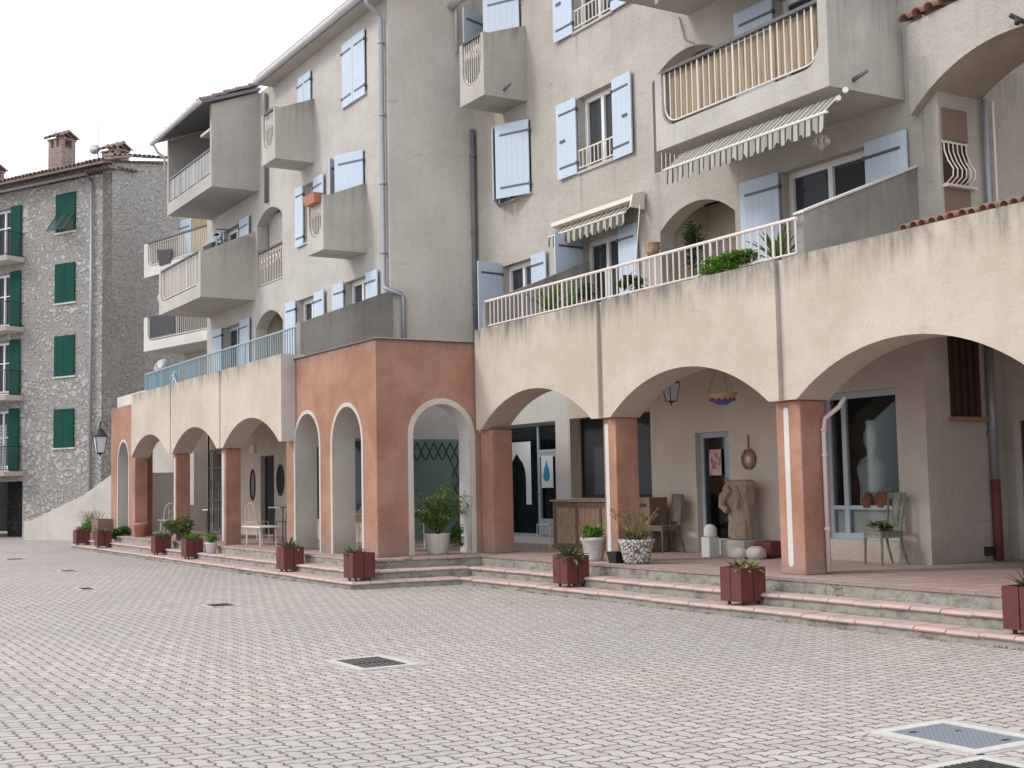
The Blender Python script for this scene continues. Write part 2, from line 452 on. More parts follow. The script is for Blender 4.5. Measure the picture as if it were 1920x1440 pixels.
# ------------------------------------------------------------------ mesh helpers
BASE = {}
class MB:
    def __init__(s):
        s.v = []; s.f = []; s.mi = []; s.m = 0
    def face(s, pts):
        i = len(s.v)
        s.v += [Vector(p) for p in pts]
        s.f.append(tuple(range(i, i + len(pts)))); s.mi.append(s.m)
    def hexa(s, p):           # 8 points: bottom 4 (ccw), top 4
        i = len(s.v)
        s.v += [Vector(q) for q in p]
        for f in ((3, 2, 1, 0), (4, 5, 6, 7), (0, 1, 5, 4), (1, 2, 6, 5), (2, 3, 7, 6), (3, 0, 4, 7)):
            s.f.append(tuple(i + k for k in f)); s.mi.append(s.m)
        return s
    def box(s, x0, x1, y0, y1, z0, z1):
        return s.hexa([(x0, y0, z0), (x1, y0, z0), (x1, y1, z0), (x0, y1, z0), (x0, y0, z1), (x1, y0, z1), (x1, y1, z1), (x0, y1, z1)])
    def tube(s, pts, r, n=8, cap=True, r2=None):
        pts = [Vector(p) for p in pts]
        rs = r if isinstance(r, (list, tuple)) else [r] * len(pts)
        if r2 is not None:
            rs = [r + (r2 - r) * i / (len(pts) - 1) for i in range(len(pts))]
        base = len(s.v)
        prev = None
        for i, p in enumerate(pts):
            d = (pts[min(i + 1, len(pts) - 1)] - pts[max(i - 1, 0)]).normalized()
            if prev is None:
                a = d.cross(Vector((0, 0, 1)))
                if a.length < .05: a = d.cross(Vector((1, 0, 0)))
                a.normalize()
            else:
                a = (prev - d * prev.dot(d)).normalized()
            prev = a
            b = d.cross(a)
            for k in range(n):
                t = 2 * PI * k / n
                s.v.append(p + (a * math.cos(t) + b * math.sin(t)) * rs[i])
        for i in range(len(pts) - 1):
            for k in range(n):
                q = base + i * n
                s.f.append((q + k, q + (k + 1) % n, q + n + (k + 1) % n, q + n + k)); s.mi.append(s.m)
        if cap:
            s.f.append(tuple(base + k for k in reversed(range(n)))); s.mi.append(s.m)
            q = base + (len(pts) - 1) * n
            s.f.append(tuple(q + k for k in range(n))); s.mi.append(s.m)
        return s
    def lathe(s, c, prof, n=20, sx=1, sy=1):
        c = Vector(c); base = len(s.v)
        for (r, z) in prof:
            for k in range(n):
                t = 2 * PI * k / n
                s.v.append(c + Vector((r * math.cos(t) * sx, r * math.sin(t) * sy, z)))
        for i in range(len(prof) - 1):
            for k in range(n):
                q = base + i * n
                s.f.append((q + k, q + (k + 1) % n, q + n + (k + 1) % n, q + n + k)); s.mi.append(s.m)
        for i, rev in ((0, True), (len(prof) - 1, False)):
            if prof[i][0] > 1e-4:
                ids = [base + i * n + k for k in range(n)]
                s.f.append(tuple(reversed(ids)) if rev else tuple(ids)); s.mi.append(s.m)
        return s
    def xform(s, mat, start=0):
        for i in range(start, len(s.v)):
            s.v[i] = mat @ s.v[i]
        return s
    def build(s, name, mats, parent=None, local=False, label=None, cat=None, group=None, kind=None, bevel=0, smooth=False, loc=None, base=None, merge=False):
        me = bpy.data.meshes.new(name)
        if base is not None: org = Vector(base)
        elif parent is not None and not local: org = BASE[parent.name]
        else: org = Vector((0, 0, 0))
        me.from_pydata([tuple(v - org) for v in s.v], [], s.f)
        if not isinstance(mats, (list, tuple)): mats = [mats]
        for mt in mats: me.materials.append(mt)
        for i, p in enumerate(me.polygons):
            p.material_index = s.mi[i]
            p.use_smooth = smooth
        bm = bmesh.new(); bm.from_mesh(me)
        if smooth or bevel or merge: bmesh.ops.remove_doubles(bm, verts=bm.verts, dist=1e-5)
        bmesh.ops.recalc_face_normals(bm, faces=bm.faces)
        bm.to_mesh(me); bm.free()
        o = bpy.data.objects.new(name, me)
        C.objects.link(o)
        if parent is not None:
            o.parent = parent
            BASE[o.name] = BASE.get(parent.name, Vector()) if not local else Vector()
        else:
            o.location = org
            BASE[o.name] = org
        if loc is not None: o.location = loc
        if bevel:
            md = o.modifiers.new('bevel', 'BEVEL'); md.width = bevel; md.segments = 2; md.limit_method = 'ANGLE'; md.angle_limit = R(40)
        tag(o, label, cat, group, kind)
        return o

def tag(o, label=None, cat=None, group=None, kind=None):
    if label: o['label'] = label
    if cat: o['category'] = cat
    if group: o['group'] = group
    if kind: o['kind'] = kind
    return o
def thing(name, loc, label, cat, group=None, rz=0):
    o = bpy.data.objects.new(name, None)
    C.objects.link(o)
    o.empty_display_size = .2
    o.location = loc; o.rotation_euler = (0, 0, rz)
    BASE[o.name] = Vector(loc)
    return tag(o, label, cat, group)
def copy_tree(o, parent=None):
    c = o.copy(); C.objects.link(c)
    if parent: c.parent = parent
    for ch in [x for x in bpy.data.objects if x.parent == o]:
        copy_tree(ch, c)
    return c

class Fr:                       # wall frame: s along, z up, out = towards the viewer side
    def __init__(s, o, d, n):
        s.o = Vector((o[0], o[1], 0)); s.d = Vector((d[0], d[1], 0)).normalized(); s.n = Vector((n[0], n[1], 0)).normalized()
    def p(s, a, z, out=0.0):
        q = s.o + s.d * a + s.n * out
        return Vector((q.x, q.y, z))
def FY(y): return Fr((0, y), (1, 0), (0, -1))
def FX(x): return Fr((x, 0), (0, 1), (1, 0))
def fbox(mb, F, s0, s1, z0, z1, o0, o1):
    return mb.hexa([F.p(s0, z0, o1), F.p(s1, z0, o1), F.p(s1, z0, o0), F.p(s0, z0, o0), F.p(s0, z1, o1), F.p(s1, z1, o1), F.p(s1, z1, o0), F.p(s0, z1, o0)])
def slab(mb, F, outer, holes, o_front, thick, m_rim=None):
    loops = [outer] + list(holes)
    v2 = [[Vector((a, b, 0)) for a, b in l] for l in loops]
    tri = tessellate_polygon(v2)
    flat = [q for l in loops for q in l]
    i0 = len(mb.v); n = len(flat)
    mb.v += [F.p(a, b, o_front) for a, b in flat]
    mb.v += [F.p(a, b, o_front - thick) for a, b in flat]
    for t in tri:
        mb.f.append(tuple(i0 + k for k in t)); mb.mi.append(mb.m)
        mb.f.append(tuple(i0 + n + k for k in reversed(t))); mb.mi.append(mb.m)
    k = 0
    for li, l in enumerate(loops):
        for j in range(len(l)):
            a = k + j; b = k + (j + 1) % len(l)
            mb.f.append((i0 + a, i0 + b, i0 + n + b, i0 + n + a))
            mb.mi.append(mb.m if m_rim is None else m_rim)
        k += len(l)
    return mb
def rect(s0, s1, z0, z1): return [(s0, z0), (s1, z0), (s1, z1), (s0, z1)]
def arc(s0, s1, zs, rise, n=20):
    """points of a segmental arch from (s0,zs) up over to (s1,zs)"""
    h = (s1 - s0) / 2; r = (h * h + rise * rise) / (2 * rise); cx = (s0 + s1) / 2; cz = zs + rise - r
    a0 = math.asin(min(1, h / r))
    if rise > h: a0 = PI - a0
    return [(cx + r * math.sin(-a0 + 2 * a0 * i / n), cz + r * math.cos(-a0 + 2 * a0 * i / n)) for i in range(n + 1)]
def arched(s0, s1, z0, zs, rise, n=20):
    a = arc(s0, s1, zs, rise, n)
    return [(s0, z0)] + a + [(s1, z0)]

# ================================================================== SETTING: square, steps, arcade floor
DK = .42
mb = MB()
mb.face([(-140, -90, 0), (90, -90, 0), (90, 90, 0), (-140, 90, 0)])
mb.build('plaza_ground', M['paver'], kind='structure')

def prism(mb, pts, z0, z1):
    n = len(pts)
    i = len(mb.v)
    mb.v += [Vector((x, y, z0)) for x, y in pts] + [Vector((x, y, z1)) for x, y in pts]
    tri = tessellate_polygon([[Vector((x, y, 0)) for x, y in pts]])
    for t in tri:
        mb.f.append(tuple(i + n + k for k in t)); mb.mi.append(mb.m)
        mb.f.append(tuple(i + k for k in reversed(t))); mb.mi.append(mb.m)
    for k in range(n):
        l = (k + 1) % n
        mb.f.append((i + k, i + l, i + n + l, i + n + k)); mb.mi.append(mb.m)
# outline fronts: left run, return, right run
def outline(yl, xr, yr, xl):
    return [(xl, yl), (xr, yl), (xr + .28, yr), (2, yr), (2, 13), (xl, 13)]
O1 = outline(8.30, -18.95, 10.09, -39.6)
O2 = outline(8.60, -19.32, 10.47, -39.0)
O3 = outline(8.86, -19.66, 10.86, -38.2)
st = MB()
prism(st, O1, -.1, .075)
prism(st, O2, -.1, .215)
prism(st, O3, -.1, .385)
st.build('step_risers', M['riser'], kind='structure')
dk = MB()
prism(dk, [(-38.2 - .02, 8.84), (-19.66 + .03, 8.84), (-19.38 + .03, 10.84), (2, 10.84), (2, 19), (-38.22, 19)], .386, DK)
dk.build('arcade_floor', M['deck'], kind='structure')

def nosing(a, b, wdt, z0, z1, n_tile):
    """row of rounded edge tiles from a to b (front edge), tread towards the left-hand side of a->b"""
    mbs = MB()
    a = Vector((a[0], a[1], 0)); b = Vector((b[0], b[1], 0))
    d = (b - a); L = d.length; d.normalize(); nn = Vector((-d.y, d.x, 0))
    n = max(1, round(L / n_tile)); ln = L / n
    th = z1 - z0
    for i in range(n):
        s0 = i * ln + .006; s1 = (i + 1) * ln - .006
        dz = rnd.uniform(-.004, .004); dy = rnd.uniform(-.006, .006)
        prof = [(wdt, z0), (.004 + dy, z0), (-.008 + dy, z0 + th * .35), (0 + dy, z1 - .018), (.02 + dy, z1 - .003), (.05, z1), (wdt, z1)]
        prof = [(p, z + dz) for p, z in prof]
        i0 = len(mbs.v); k = len(prof)
        for s in (s0, s1):
            for p, z in prof:
                q = a + d * s + nn * p
                mbs.v.append(Vector((q.x, q.y, z)))
        for j in range(k):
            l = (j + 1) % k
            mbs.f.append((i0 + j, i0 + l, i0 + k + l, i0 + k + j)); mbs.mi.append(0)
        mbs.f.append(tuple(i0 + j for j in range(k))); mbs.mi.append(0)
        mbs.f.append(tuple(i0 + k + j for j in reversed(range(k)))); mbs.mi.append(0)
    return mbs
def add(mbt, mbo):
    i = len(mbt.v); mbt.v += mbo.v
    for f, m_ in zip(mbo.f, mbo.mi):
        mbt.f.append(tuple(i + k for k in f)); mbt.mi.append(m_)
ns = MB()
for (O, z1, wd) in ((O1, .12, .34), (O2, .262, .30)):
    z0 = z1 - .046
    e = .035
    add(ns, nosing((O[0][0], O[0][1] - e), (O[1][0] + e, O[1][1] - e), wd, z0, z1, .30))
    add(ns, nosing((O[1][0] + e, O[1][1] - e), (O[2][0] + e * .3, O[2][1] - e), wd, z0 + .0005, z1 - .0008, .32))
    add(ns, nosing((O[2][0] + e * .3, O[2][1] - e), (2, O[2][1] - e), wd, z0, z1, .40))
ns.build('step_nosing_tiles', M['nosing'], kind='structure')

# ================================================================== BUILDING HELPERS
def shutter(parent, F, hinge, width, z0, z1, side, ang, mat='shutter', base=0.03, strap=True, name='shutter', knob=False):
    """leaf hinged at s=hinge, reaching towards side (+1/-1), swung ang degrees out of the wall plane"""
    mb = MB()
    ca, sa = math.cos(R(ang)), math.sin(R(ang))
    d = F.d * side * ca + F.n * sa
    n = F.n * ca - F.d * side * sa
    o = F.p(hinge, 0, base)
    def bx(a0, a1, q0, q1, t0, t1):
        P = lambda a, z, t: o + d * a + n * t + Vector((0, 0, z))
        mb.hexa([P(a0, q0, t1), P(a1, q0, t1), P(a1, q0, t0), P(a0, q0, t0), P(a0, q1, t1), P(a1, q1, t1), P(a1, q1, t0), P(a0, q1, t0)])
    npl = max(3, round(width / .15))
    for i in range(npl):
        a0 = .005 + i * (width - .01) / npl; a1 = .005 + (i + 1) * (width - .01) / npl - .0025
        bx(a0, a1, z0 + .01, z1 - .01, 0, .03)
    if strap:
        mb.m = 1
        hh = z1 - z0
        zs = [z0 + .22, z1 - .24]
        for z in zs:
            bx(.0, width * .86, z - .022, z + .022, .031, .037)
            bx(.0, width * .86, z - .022, z + .022, -.007, -.001)
            bx(-.03, .012, z - .03, z + .03, -.02, .05)
        if knob: bx(width * .55, width * .8, z0 + hh * .47, z0 + hh * .47 + .05, .037, .05)
    return mb.build(name, [M[mat], M['strap']], parent)

def window(parent, F, s0, s1, z0, z1, leaves=2, fmat='frame', inset=.17, shut=(), guard=None, sill=True, door=False, transom=None, label=None, smat='shutter', glass='glass', name=None, knob=False):
    mb = MB()
    w = .055
    o1 = -inset; o0 = -inset - .06
    fbox(mb, F, s0, s1, z1 - w, z1, o0, o1); fbox(mb, F, s0, s1, z0, z0 + w, o0, o1)
    fbox(mb, F, s0, s0 + w, z0 + w, z1 - w, o0, o1); fbox(mb, F, s1 - w, s1, z0 + w, z1 - w, o0, o1)
    n = leaves; lw = (s1 - s0) / n
    for i in range(n):
        a0 = s0 + i * lw + (w if i == 0 else .0); a1 = s0 + (i + 1) * lw - (w if i == n - 1 else .0)
        g = .045
        fbox(mb, F, a0, a0 + g, z0 + w, z1 - w, o0 + .01, o1 + .012); fbox(mb, F, a1 - g, a1, z0 + w, z1 - w, o0 + .01, o1 + .012)
        fbox(mb, F, a0 + g, a1 - g, z1 - w - g, z1 - w, o0 + .01, o1 + .012); fbox(mb, F, a0 + g, a1 - g, z0 + w, z0 + w + g + (.12 if door else 0), o0 + .01, o1 + .012)
        if transom: fbox(mb, F, a0 + g, a1 - g, transom - .02, transom + .02, o0 + .01, o1 + .01)
    wd = mb.build(name or ('balcony_door' if door else 'window'), M[fmat], parent, label=label)
    p = MB(); fbox(p, F, s0 + w + .01, s1 - w - .01, z0 + w + .01, z1 - w - .01, o0 + .012, o0 + .022)
    p.build('pane', M[glass], wd)
    if sill and not door:
        q = MB(); fbox(q, F, s0 - .04, s1 + .04, z0 - .05, z0 - .002, -inset + .002, .045)
        q.build('sill', M['parapet'], wd)
    for sh in shut:
        shutter(wd, F, *sh, mat=smat, knob=knob)
    if guard:
        g = MB(); zt = z0 + guard
        fbox(g, F, s0 + .02, s1 - .02, zt - .025, zt, .0, .025); fbox(g, F, s0 + .02, s1 - .02, z0 + .06, z0 + .08, .0, .025)
        k = max(3, round((s1 - s0) / .13))
        for i in range(k + 1):
            a = s0 + .03 + (s1 - s0 - .06) * i / k
            fbox(g, F, a - .009, a + .009, z0 + .08, zt - .025, .004, .02)
        g.build('guard_rail', M['rail_cream'], wd)
    return wd

def railing(parent, F, s0, s1, z0, z1, out, mat, step=.14, r=.012, round_b=False, top=None, name='railing', posts=0):
    mb = MB()
    n = max(2, round((s1 - s0) / step))
    for i in range(n + 1):
        a = s0 + (s1 - s0) * i / n
        rr = r * (1.7 if posts and i % posts == 0 else 1)
        zb = z0
        if round_b:
            dd = min(a - s0, s1 - a); q = min(.28, (s1 - s0) / 2)
            if dd < q: zb = z0 + q - math.sqrt(max(0, q * q - (q - dd) ** 2))
        if zb < z1 - .02: mb.tube([F.p(a, zb, out), F.p(a, z1, out)], rr, 6, False)
    if round_b:
        q = min(.28, (s1 - s0) / 2); pts = [F.p(s0, z1, out)]
        for k in range(7): t = PI / 2 * k / 6; pts.append(F.p(s0 + q - q * math.cos(t), z0 + q - q * math.sin(t), out))
        for k in range(7): t = PI / 2 * k / 6; pts.append(F.p(s1 - q + q * math.sin(t), z0 + q - q * math.cos(t), out))
        pts.append(F.p(s1, z1, out)); mb.tube(pts, r * 1.2, 6, False)
    else:
        mb.tube([F.p(s0, z0, out), F.p(s1, z0, out)], r * 1.2, 6)
    if top is None: mb.tube([F.p(s0 - .02, z1, out), F.p(s1 + .02, z1, out)], r * 1.9, 8)
    o = mb.build(name, M[mat], parent)
    if top:
        h = MB(); fbox(h, F, s0 - .05, s1 + .05, z1, z1 + .05, out - .045, out + .045)
        h.build('handrail', M[top], o)
    return o

def rake_side(mb, F, wallY, x0, x1, yf, z0, zf, zb):
    pass

def balcony(parent, x0, x1, yf, yw, z0, zt, zr, kind, label=None, rail_mat='rail_cream', infill=None, th=.13, open_z=None, wallmat='parapet'):
    """box balcony on a Y wall; front pierced by an opening with rounded lower corners, raked side walls rising from zt to zr at the wall"""
    mb = MB()
    FF = FY(yf)
    m_ = .17 if x1 - x0 > 2 else .12
    b = .34
    q = .28 if x1 - x0 > 2 else (x1 - x0) / 2 - m_ - .02
    s0, s1, zb = x0 + m_, x1 - m_, z0 + b
    hole = [(s0, zt)]
    pts = [(x0, z0), (x1, z0), (x1, zt), (s1, zt)]
    for k in range(9): t = PI / 2 * k / 8; pts.append((s1 - q + q * math.cos(t), zb + q - q * math.sin(t)))
    for k in range(9): t = PI / 2 * k / 8; pts.append((s0 + q - q * math.sin(t), zb + q - q * math.cos(t)))
    pts += [(s0, zt), (x0, zt)]
    slab(mb, FF, pts, [], 0, th)
    ys = yf + th
    mb.box(x0, x1, ys, yw, z0, z0 + .18)
    for xs, xe in ((x0, x0 + th), (x1 - th, x1)):
        mb.hexa([(xs, ys, z0 + .18), (xe, ys, z0 + .18), (xe, yw, z0 + .18), (xs, yw, z0 + .18),
                 (xs, ys, zt), (xe, ys, zt), (xe, yw, zr), (xs, yw, zr)])
    bo = mb.build('balcony', M[wallmat], parent, label=label)
    FR = FY(yf + .05)
    if kind == 'wide':
        ro = railing(bo, FR, s0 + .02, s1 - .02, zb + .07, zt - .02, 0, rail_mat, .135, .011, True, 'rail_dark', posts=6)
    elif kind == 'tall':
        ro = railing(bo, FR, s0 + .02, s1 - .02, zb + .05, zt - .02, 0, rail_mat, .095, .009, True, 'rail_dark')
        d = MB()
        n = 6
        for i in range(n):
            a = s0 + .06 + (s1 - s0 - .12) * (i + .5) / n
            zc = zt - .3
            d.tube([FR.p(a, zc + .13, .012), FR.p(a - .04, zc, .012), FR.p(a, zc - .13, .012), FR.p(a + .04, zc, .012), FR.p(a, zc + .13, .012)], .008, 5, False)
        d.build('scrollwork', M[rail_mat], ro)
    if infill:
        i_ = MB(); fbox(i_, FY(yf + .10), s0 + .03, s1 - .03, zb + .1, zt - .03, -.03, -.012)
        i_.build('screening', M[infill], bo)
    return bo

def pipe(parent, pts, r, mat, clips=(), name='downpipe'):
    mb = MB(); mb.tube(pts, r, 10)
    for z, x, y in clips: mb.tube([(x, y, z - .02), (x, y, z + .02)], r * 1.35, 10)
    return mb.build(name, M[mat], parent, smooth=True)

def tile_row(parent, p0, p1, n, depth, mat, up=Vector((0, 0, 1)), r=.085, name='roof_tiles', back=Vector((0, 1, .28)), rows=1):
    """row(s) of half-round tiles with open ends showing; p0->p1 eave line, back = run direction"""
    mb = MB()
    p0 = Vector(p0); p1 = Vector(p1); d = (p1 - p0) / n
    bk = Vector(back).normalized()
    nrm = d.normalized().cross(bk); 
    if nrm.z < 0: nrm = -nrm
    dn = d.normalized()
    for row in range(rows):
        for i in range(n):
            c = p0 + d * (i + .5) + bk * depth * row * .85 + nrm * (.02 * row) + nrm * rnd.uniform(-.008, .008) + bk * rnd.uniform(-.02, .02)
            base = len(mb.v); k = 7
            for (off, rr) in ((0, r), (depth, r * .85)):
                for j in range(k):
                    t = PI * j / (k - 1)
                    mb.v.append(c + bk * off + dn * math.cos(t) * rr + nrm * math.sin(t) * rr)
                for j in range(k):
                    t = PI * j / (k - 1)
                    mb.v.append(c + bk * off + dn * math.cos(t) * rr * .82 + nrm * (math.sin(t) * rr * .82 - .0))
            for j in range(k - 1):
                a = base + j
                mb.f.append((a, a + 1, a + 2 * k + 1, a + 2 * k)); mb.mi.append(0)
                mb.f.append((a + k, a + 1 + k, a + 3 * k + 1, a + 3 * k)); mb.mi.append(0)
                mb.f.append((a, a + k, a + k + 1, a + 1)); mb.mi.append(0)
    return mb.build(name, M[mat], parent)

YC, YW, YCL, YL = 11.13, 13.75, 8.95, 11.65

# ================================================================== RIGHT APARTMENT BUILDING
B = thing('apartment_building', (-18, 14, 0), 'beige apartment building with striped awnings above the cream three-bay arcade on the right', 'building')
FW = FY(YW)
win = []   # openings cut in the wall
H = []
H += [rect(-20.35, -19.13, 7.62, 9.1), rect(-20.40, -19.10, 10.42, 11.9), rect(-23.42, -22.12, 7.60, 9.12),
      rect(-24.0, -22.4, 9.8, 11.95), rect(-23.38, -22.12, 4.6, 6.26), rect(-20.33, -19.05, 3.95, 6.26),
      arched(-17.85, -15.85, 4.6, 6.0, .36), arched(-17.96, -16.0, 7.08, 8.72, .34), rect(-14.75, -12.95, 3.95, 6.38),
      rect(-14.75, -12.95, 6.97, 9.15)]
mb = MB()
slab(mb, FW, [(-24.8, 3.56), (-11.65, 3.56), (-11.65, 14.2), (-24.8, 14.2)], H, 0, .32)
mb.box(-11.98, -11.66, YW + .32, 16.2, 3.56, 7.9)
mb.build('wall', M['beige'], B)
mb = MB()                       # rooms behind the openings (closed dark boxes) and the roof
mb.box(-24.8, -12, YW + 1.7, YW + 1.9, 0.42, 14.2)
mb.box(-24.8, -11.7, YW + .33, 19, 6.70, 6.85); mb.box(-24.8, -11.7, YW + .33, 19, 9.65, 9.8)
mb.build('floor_slab', M['room'], B)
mb = MB(); mb.box(-25.2, -11.3, 13.0, 22, 14.2, 14.4); mb.build('roof', M['tile_dark'], B)
# loggia niches
mb = MB()
for x0, x1, z0, z1 in ((-17.85, -15.85, 3.9, 6.6), (-17.96, -16.0, 6.9, 9.3)):
    mb.box(x0 - .1, x1 + .1, YW + 1.15, YW + 1.25, z0, z1)
    mb.box(x0 - .2, x0 - .1, YW + .33, YW + 1.25, z0, z1); mb.box(x1 + .1, x1 + .2, YW + .33, YW + 1.25, z0, z1)
mb.build('loggia_wall', M['inner'], B)
window(B, FW, -20.35, -19.13, 7.64, 9.1, 2, guard=.42, shut=[(-20.35, .67, 7.6, 9.13, -1, 2), (-19.13, .63, 7.58, 9.12, 1, 2)], knob=True)
window(B, FW, -20.40, -19.10, 10.44, 11.9, 2, guard=.42, shut=[(-20.40, .65, 10.4, 11.93, -1, 2), (-19.10, .65, 10.4, 11.93, 1, 2)], knob=True)
window(B, FW, -23.42, -22.12, 7.62, 9.12, 2, shut=[(-23.42, .58, 7.58, 9.16, 1, 40), (-22.12, .86, 7.58, 9.16, -1, 24)], label='window with its pale blue shutters standing ajar')
window(B, FW, -24.0, -22.4, 9.82, 11.95, 2, shut=[(-24.0, .62, 9.85, 12.0, 1, 70), (-22.4, .9, 9.85, 12.05, -1, 28)], door=True)
window(B, FW, -23.38, -22.12, 4.62, 6.26, 2, shut=[(-23.38, .66, 4.1, 6.33, -1, 100), (-22.12, .60, 4.55, 6.3, 1, 2)])
window(B, FW, -20.33, -19.05, 3.97, 6.26, 2, door=True, shut=[(-20.33, .66, 4.0, 6.38, -1, 96), (-19.05, .60, 4.0, 6.3, 1, 2)])
window(B, FW, -14.75, -12.95, 3.97, 6.38, 2, door=True, shut=[(-14.75, .88, 4.0, 6.4, -1, 2), (-12.95, .80, 4.0, 6.42, 1, 2)])
window(B, FW, -14.75, -12.95, 6.99, 9.15, 2, door=True, shut=[(-14.75, .88, 7.0, 9.2, -1, 2)])
railing(B, FW, -17.9, -16.06, 7.12, 7.95, -.12, 'rail_pink', .12)
balcony(B, -23.25, -22.23, 12.73, YW, 9.56, 10.88, 11.18, 'tall', label='small box balcony with a pierced white grille at the top left')
bb = balcony(B, -16.0, -12.2, 12.3, YW, 6.84, 8.07, 8.65, 'wide', infill='cane', label='long balcony screened with cane matting above the big striped awning')
balcony(B, -16.9, -12.2, 12.2, YW, 9.62, 10.9, 11.4, 'wide', infill='cane', label='balcony cut off by the top of the picture')
# drain spouts
mb = MB()
mb.tube([(-22.235, 13.2, 9.72), (-21.98, 13.2, 9.78)], .03, 8); mb.build('drain_spout', M['zinc_dark'], B, smooth=True); mb = MB()
mb.tube([(-12.205, 12.75, 6.98), (-11.95, 12.75, 7.04)], .03, 8)
mb.build('drain_spout', M['zinc_dark'], B, smooth=True)
mb = MB(); mb.tube([(-17.1, 13.72, 9.65), (-16.95, 13.71, 9.2), (-16.7, 13.71, 9.05)], .012, 6); mb.build('cable', M['zinc_dark'], B)

# ---- ground-floor arcade wall, shopfronts (Y = 13.75)
HG = [rect(-23.9, -21.42, .55, 2.86), rect(-20.9, -18.3, 1.33, 2.87), rect(-17.06, -16.2, .43, 2.42), rect(-15.0 + .9, -12.62, .72, 2.86)]
mb = MB()
slab(mb, FW, [(-20.98, .42), (-14.98, .42), (-14.98, 3.55), (-20.98, 3.55)], HG[1:3], 0, .3)
mb.build('arcade_rear_wall', M['inner'], B)
mb = MB(); slab(mb, FW, [(-14.979, .42), (-12.1, .42), (-12.1, 3.55), (-14.979, 3.55)], HG[3:], .0, .3)
mb.build('roughcast_wall', stucco('pale_roughcast', (.52, .46, .405), 1.0, 30, .3, [], .1, None, .42), B)
mb = MB(); slab(mb, FW, [(-24.5, .42), (-20.981, .42), (-20.981, 3.555), (-24.5, 3.555)], HG[:1], 0, .3)
mb.build('whitewashed_shop_wall', M['white_band'], B)
mb = MB()
mb.box(-12.4, -12.1, YW + .301, 15.35, .421, 3.55)                     # side wall turning back at the right
mb.box(-12.4, -2, 15.35, 15.6, .421, 3.55)
mb.box(-12.1, -11.66, YW + .02, 16.2, 3.552, 3.9)
mb.build('passage_wall', stucco('passage_roughcast', (.50, .45, .41), 1.0, 30, .35, [], .1, None, .42), B)
mb = MB(); mb.box(-20.2, 0, YC + .56, YW - .002, 3.56, 3.9); mb.box(-24.6, 0, YW + .33, 19, 3.56, 3.74); mb.build('arcade_ceiling', M['soffit'], B)
# shop rooms
mb = MB()
mb.box(-24.5, -12.4, 17.2, 17.3, .42, 3.55)
for x in (-24.6, -21.3, -18.0, -15.3, -12.45): mb.box(x, x + .1, YW + .31, 17.2, .42, 3.55)
mb.build('shop_room_wall', M['room'], B)
def shopfront(parent, F, s0, s1, z0, z1, mull=(), trans=None, fmat='frame_grey', glass='glass_shop', name='shop_window', inset=.12, w=.06):
    mb = MB(); o1 = -inset; o0 = -inset - .05
    fbox(mb, F, s0, s1, z1 - w, z1, o0, o1); fbox(mb, F, s0, s1, z0, z0 + w, o0, o1)
    fbox(mb, F, s0, s0 + w, z0 + w, z1 - w, o0, o1); fbox(mb, F, s1 - w, s1, z0 + w, z1 - w, o0, o1)
    for a in mull: fbox(mb, F, a - w / 2, a + w / 2, z0 + w, z1 - w, o0, o1 + .004)
    for (a, b, z) in (trans or ()): fbox(mb, F, a + w / 2, b - w / 2, z - .03, z + .03, o0 + .004, o1 - .003)
    o = mb.build(name, M[fmat], parent)
    g = MB(); fbox(g, F, s0 + w + .005, s1 - w - .005, z0 + w + .005, z1 - w - .005, o0 + .015, o0 + .022); g.build('pane', M[glass], o)
    return o
sw = shopfront(B, FW, -23.9, -21.42, .55, 2.86, (-22.28,), [(-22.28, -21.4, 2.28)])
dr = MB()
for (a, b, q0, q1) in ((-22.22, -22.14, .6, 2.24), (-21.56, -21.48, .6, 2.24), (-22.14, -21.56, 2.16, 2.24), (-22.14, -21.56, .6, .92)): fbox(dr, FW, a, b, q0, q1, -.117, -.07)
d_ = dr.build('shop_door', M['frame_grey'], B)
h_ = MB(); h_.tube([(-22.18, 13.80, 1.42), (-22.18, 13.76, 1.42), (-22.10, 13.76, 1.42)], .012, 6); h_.build('handle', M['iron'], d_)
shopfront(B, FW, -20.9, -18.3, 1.33, 2.87, (-19.55,), glass='glass', fmat='brown', name='recessed_window', inset=.25, w=.05)
dd = shopfront(B, FW, -17.06, -16.2, .43, 2.42, fmat='frame_grey', name='entrance_door', inset=.1, w=.09)
mb = MB(); fbox(mb, FW, -16.97, -16.29, .52, .66, -.099, -.085); mb.build('kick_plate', M['frame_grey'], dd)
sw2 = shopfront(B, FW, -14.1, -12.62, .72, 2.86, (-13.74,), [(-14.1, -13.74, 1.18), (-13.74, -12.6, 1.18)], w=.09, glass='glass_bust')
mb = MB(); mb.box(-14.05, -12.7, 13.94, 14.2, .72, 1.15); mb.build('window_ledge', M['white_band'], B)

# ---- cream arcade panels with segmental arches
for k, (x0, x1, a0, a1) in enumerate(((-19.945, -16.11, -19.77, -16.31), (-15.97, -12.12, -15.80, -12.31), (-11.97, -8.1, -11.80, -8.32), (-7.97, -4.1, -7.8, -4.32))):
    mb = MB()
    ar = arc(a0, a1, 2.595, .60, 28)
    poly = [(x0, 2.595)] + ar + [(x1, 2.595), (x1, 4.385), (x0, 4.385)]
    slab(mb, FY(YC), poly, [], 0, .55, m_rim=0)
    # arch underside material
    o = mb.build('arcade_panel', [M['cream'], M['soffit']], B, label=('cream arch panel beside the ochre corner block', 'middle cream arch panel over the shop door', 'wide cream arch panel cut by the right edge', None)[k])
    for p in o.data.polygons:
        if p.normal.z < -.35 and p.center.z < 3.3: p.material_index = 1
for x0, x1 in ((-16.11, -15.97), (-12.12, -11.97), (-8.1, -7.97), (-20.05, -19.945)):
    mb = MB(); mb.box(x0, x1, YC + .07, YC + .5, 2.60, 4.38); mb.build('joint_strip', M['jamb'], B)
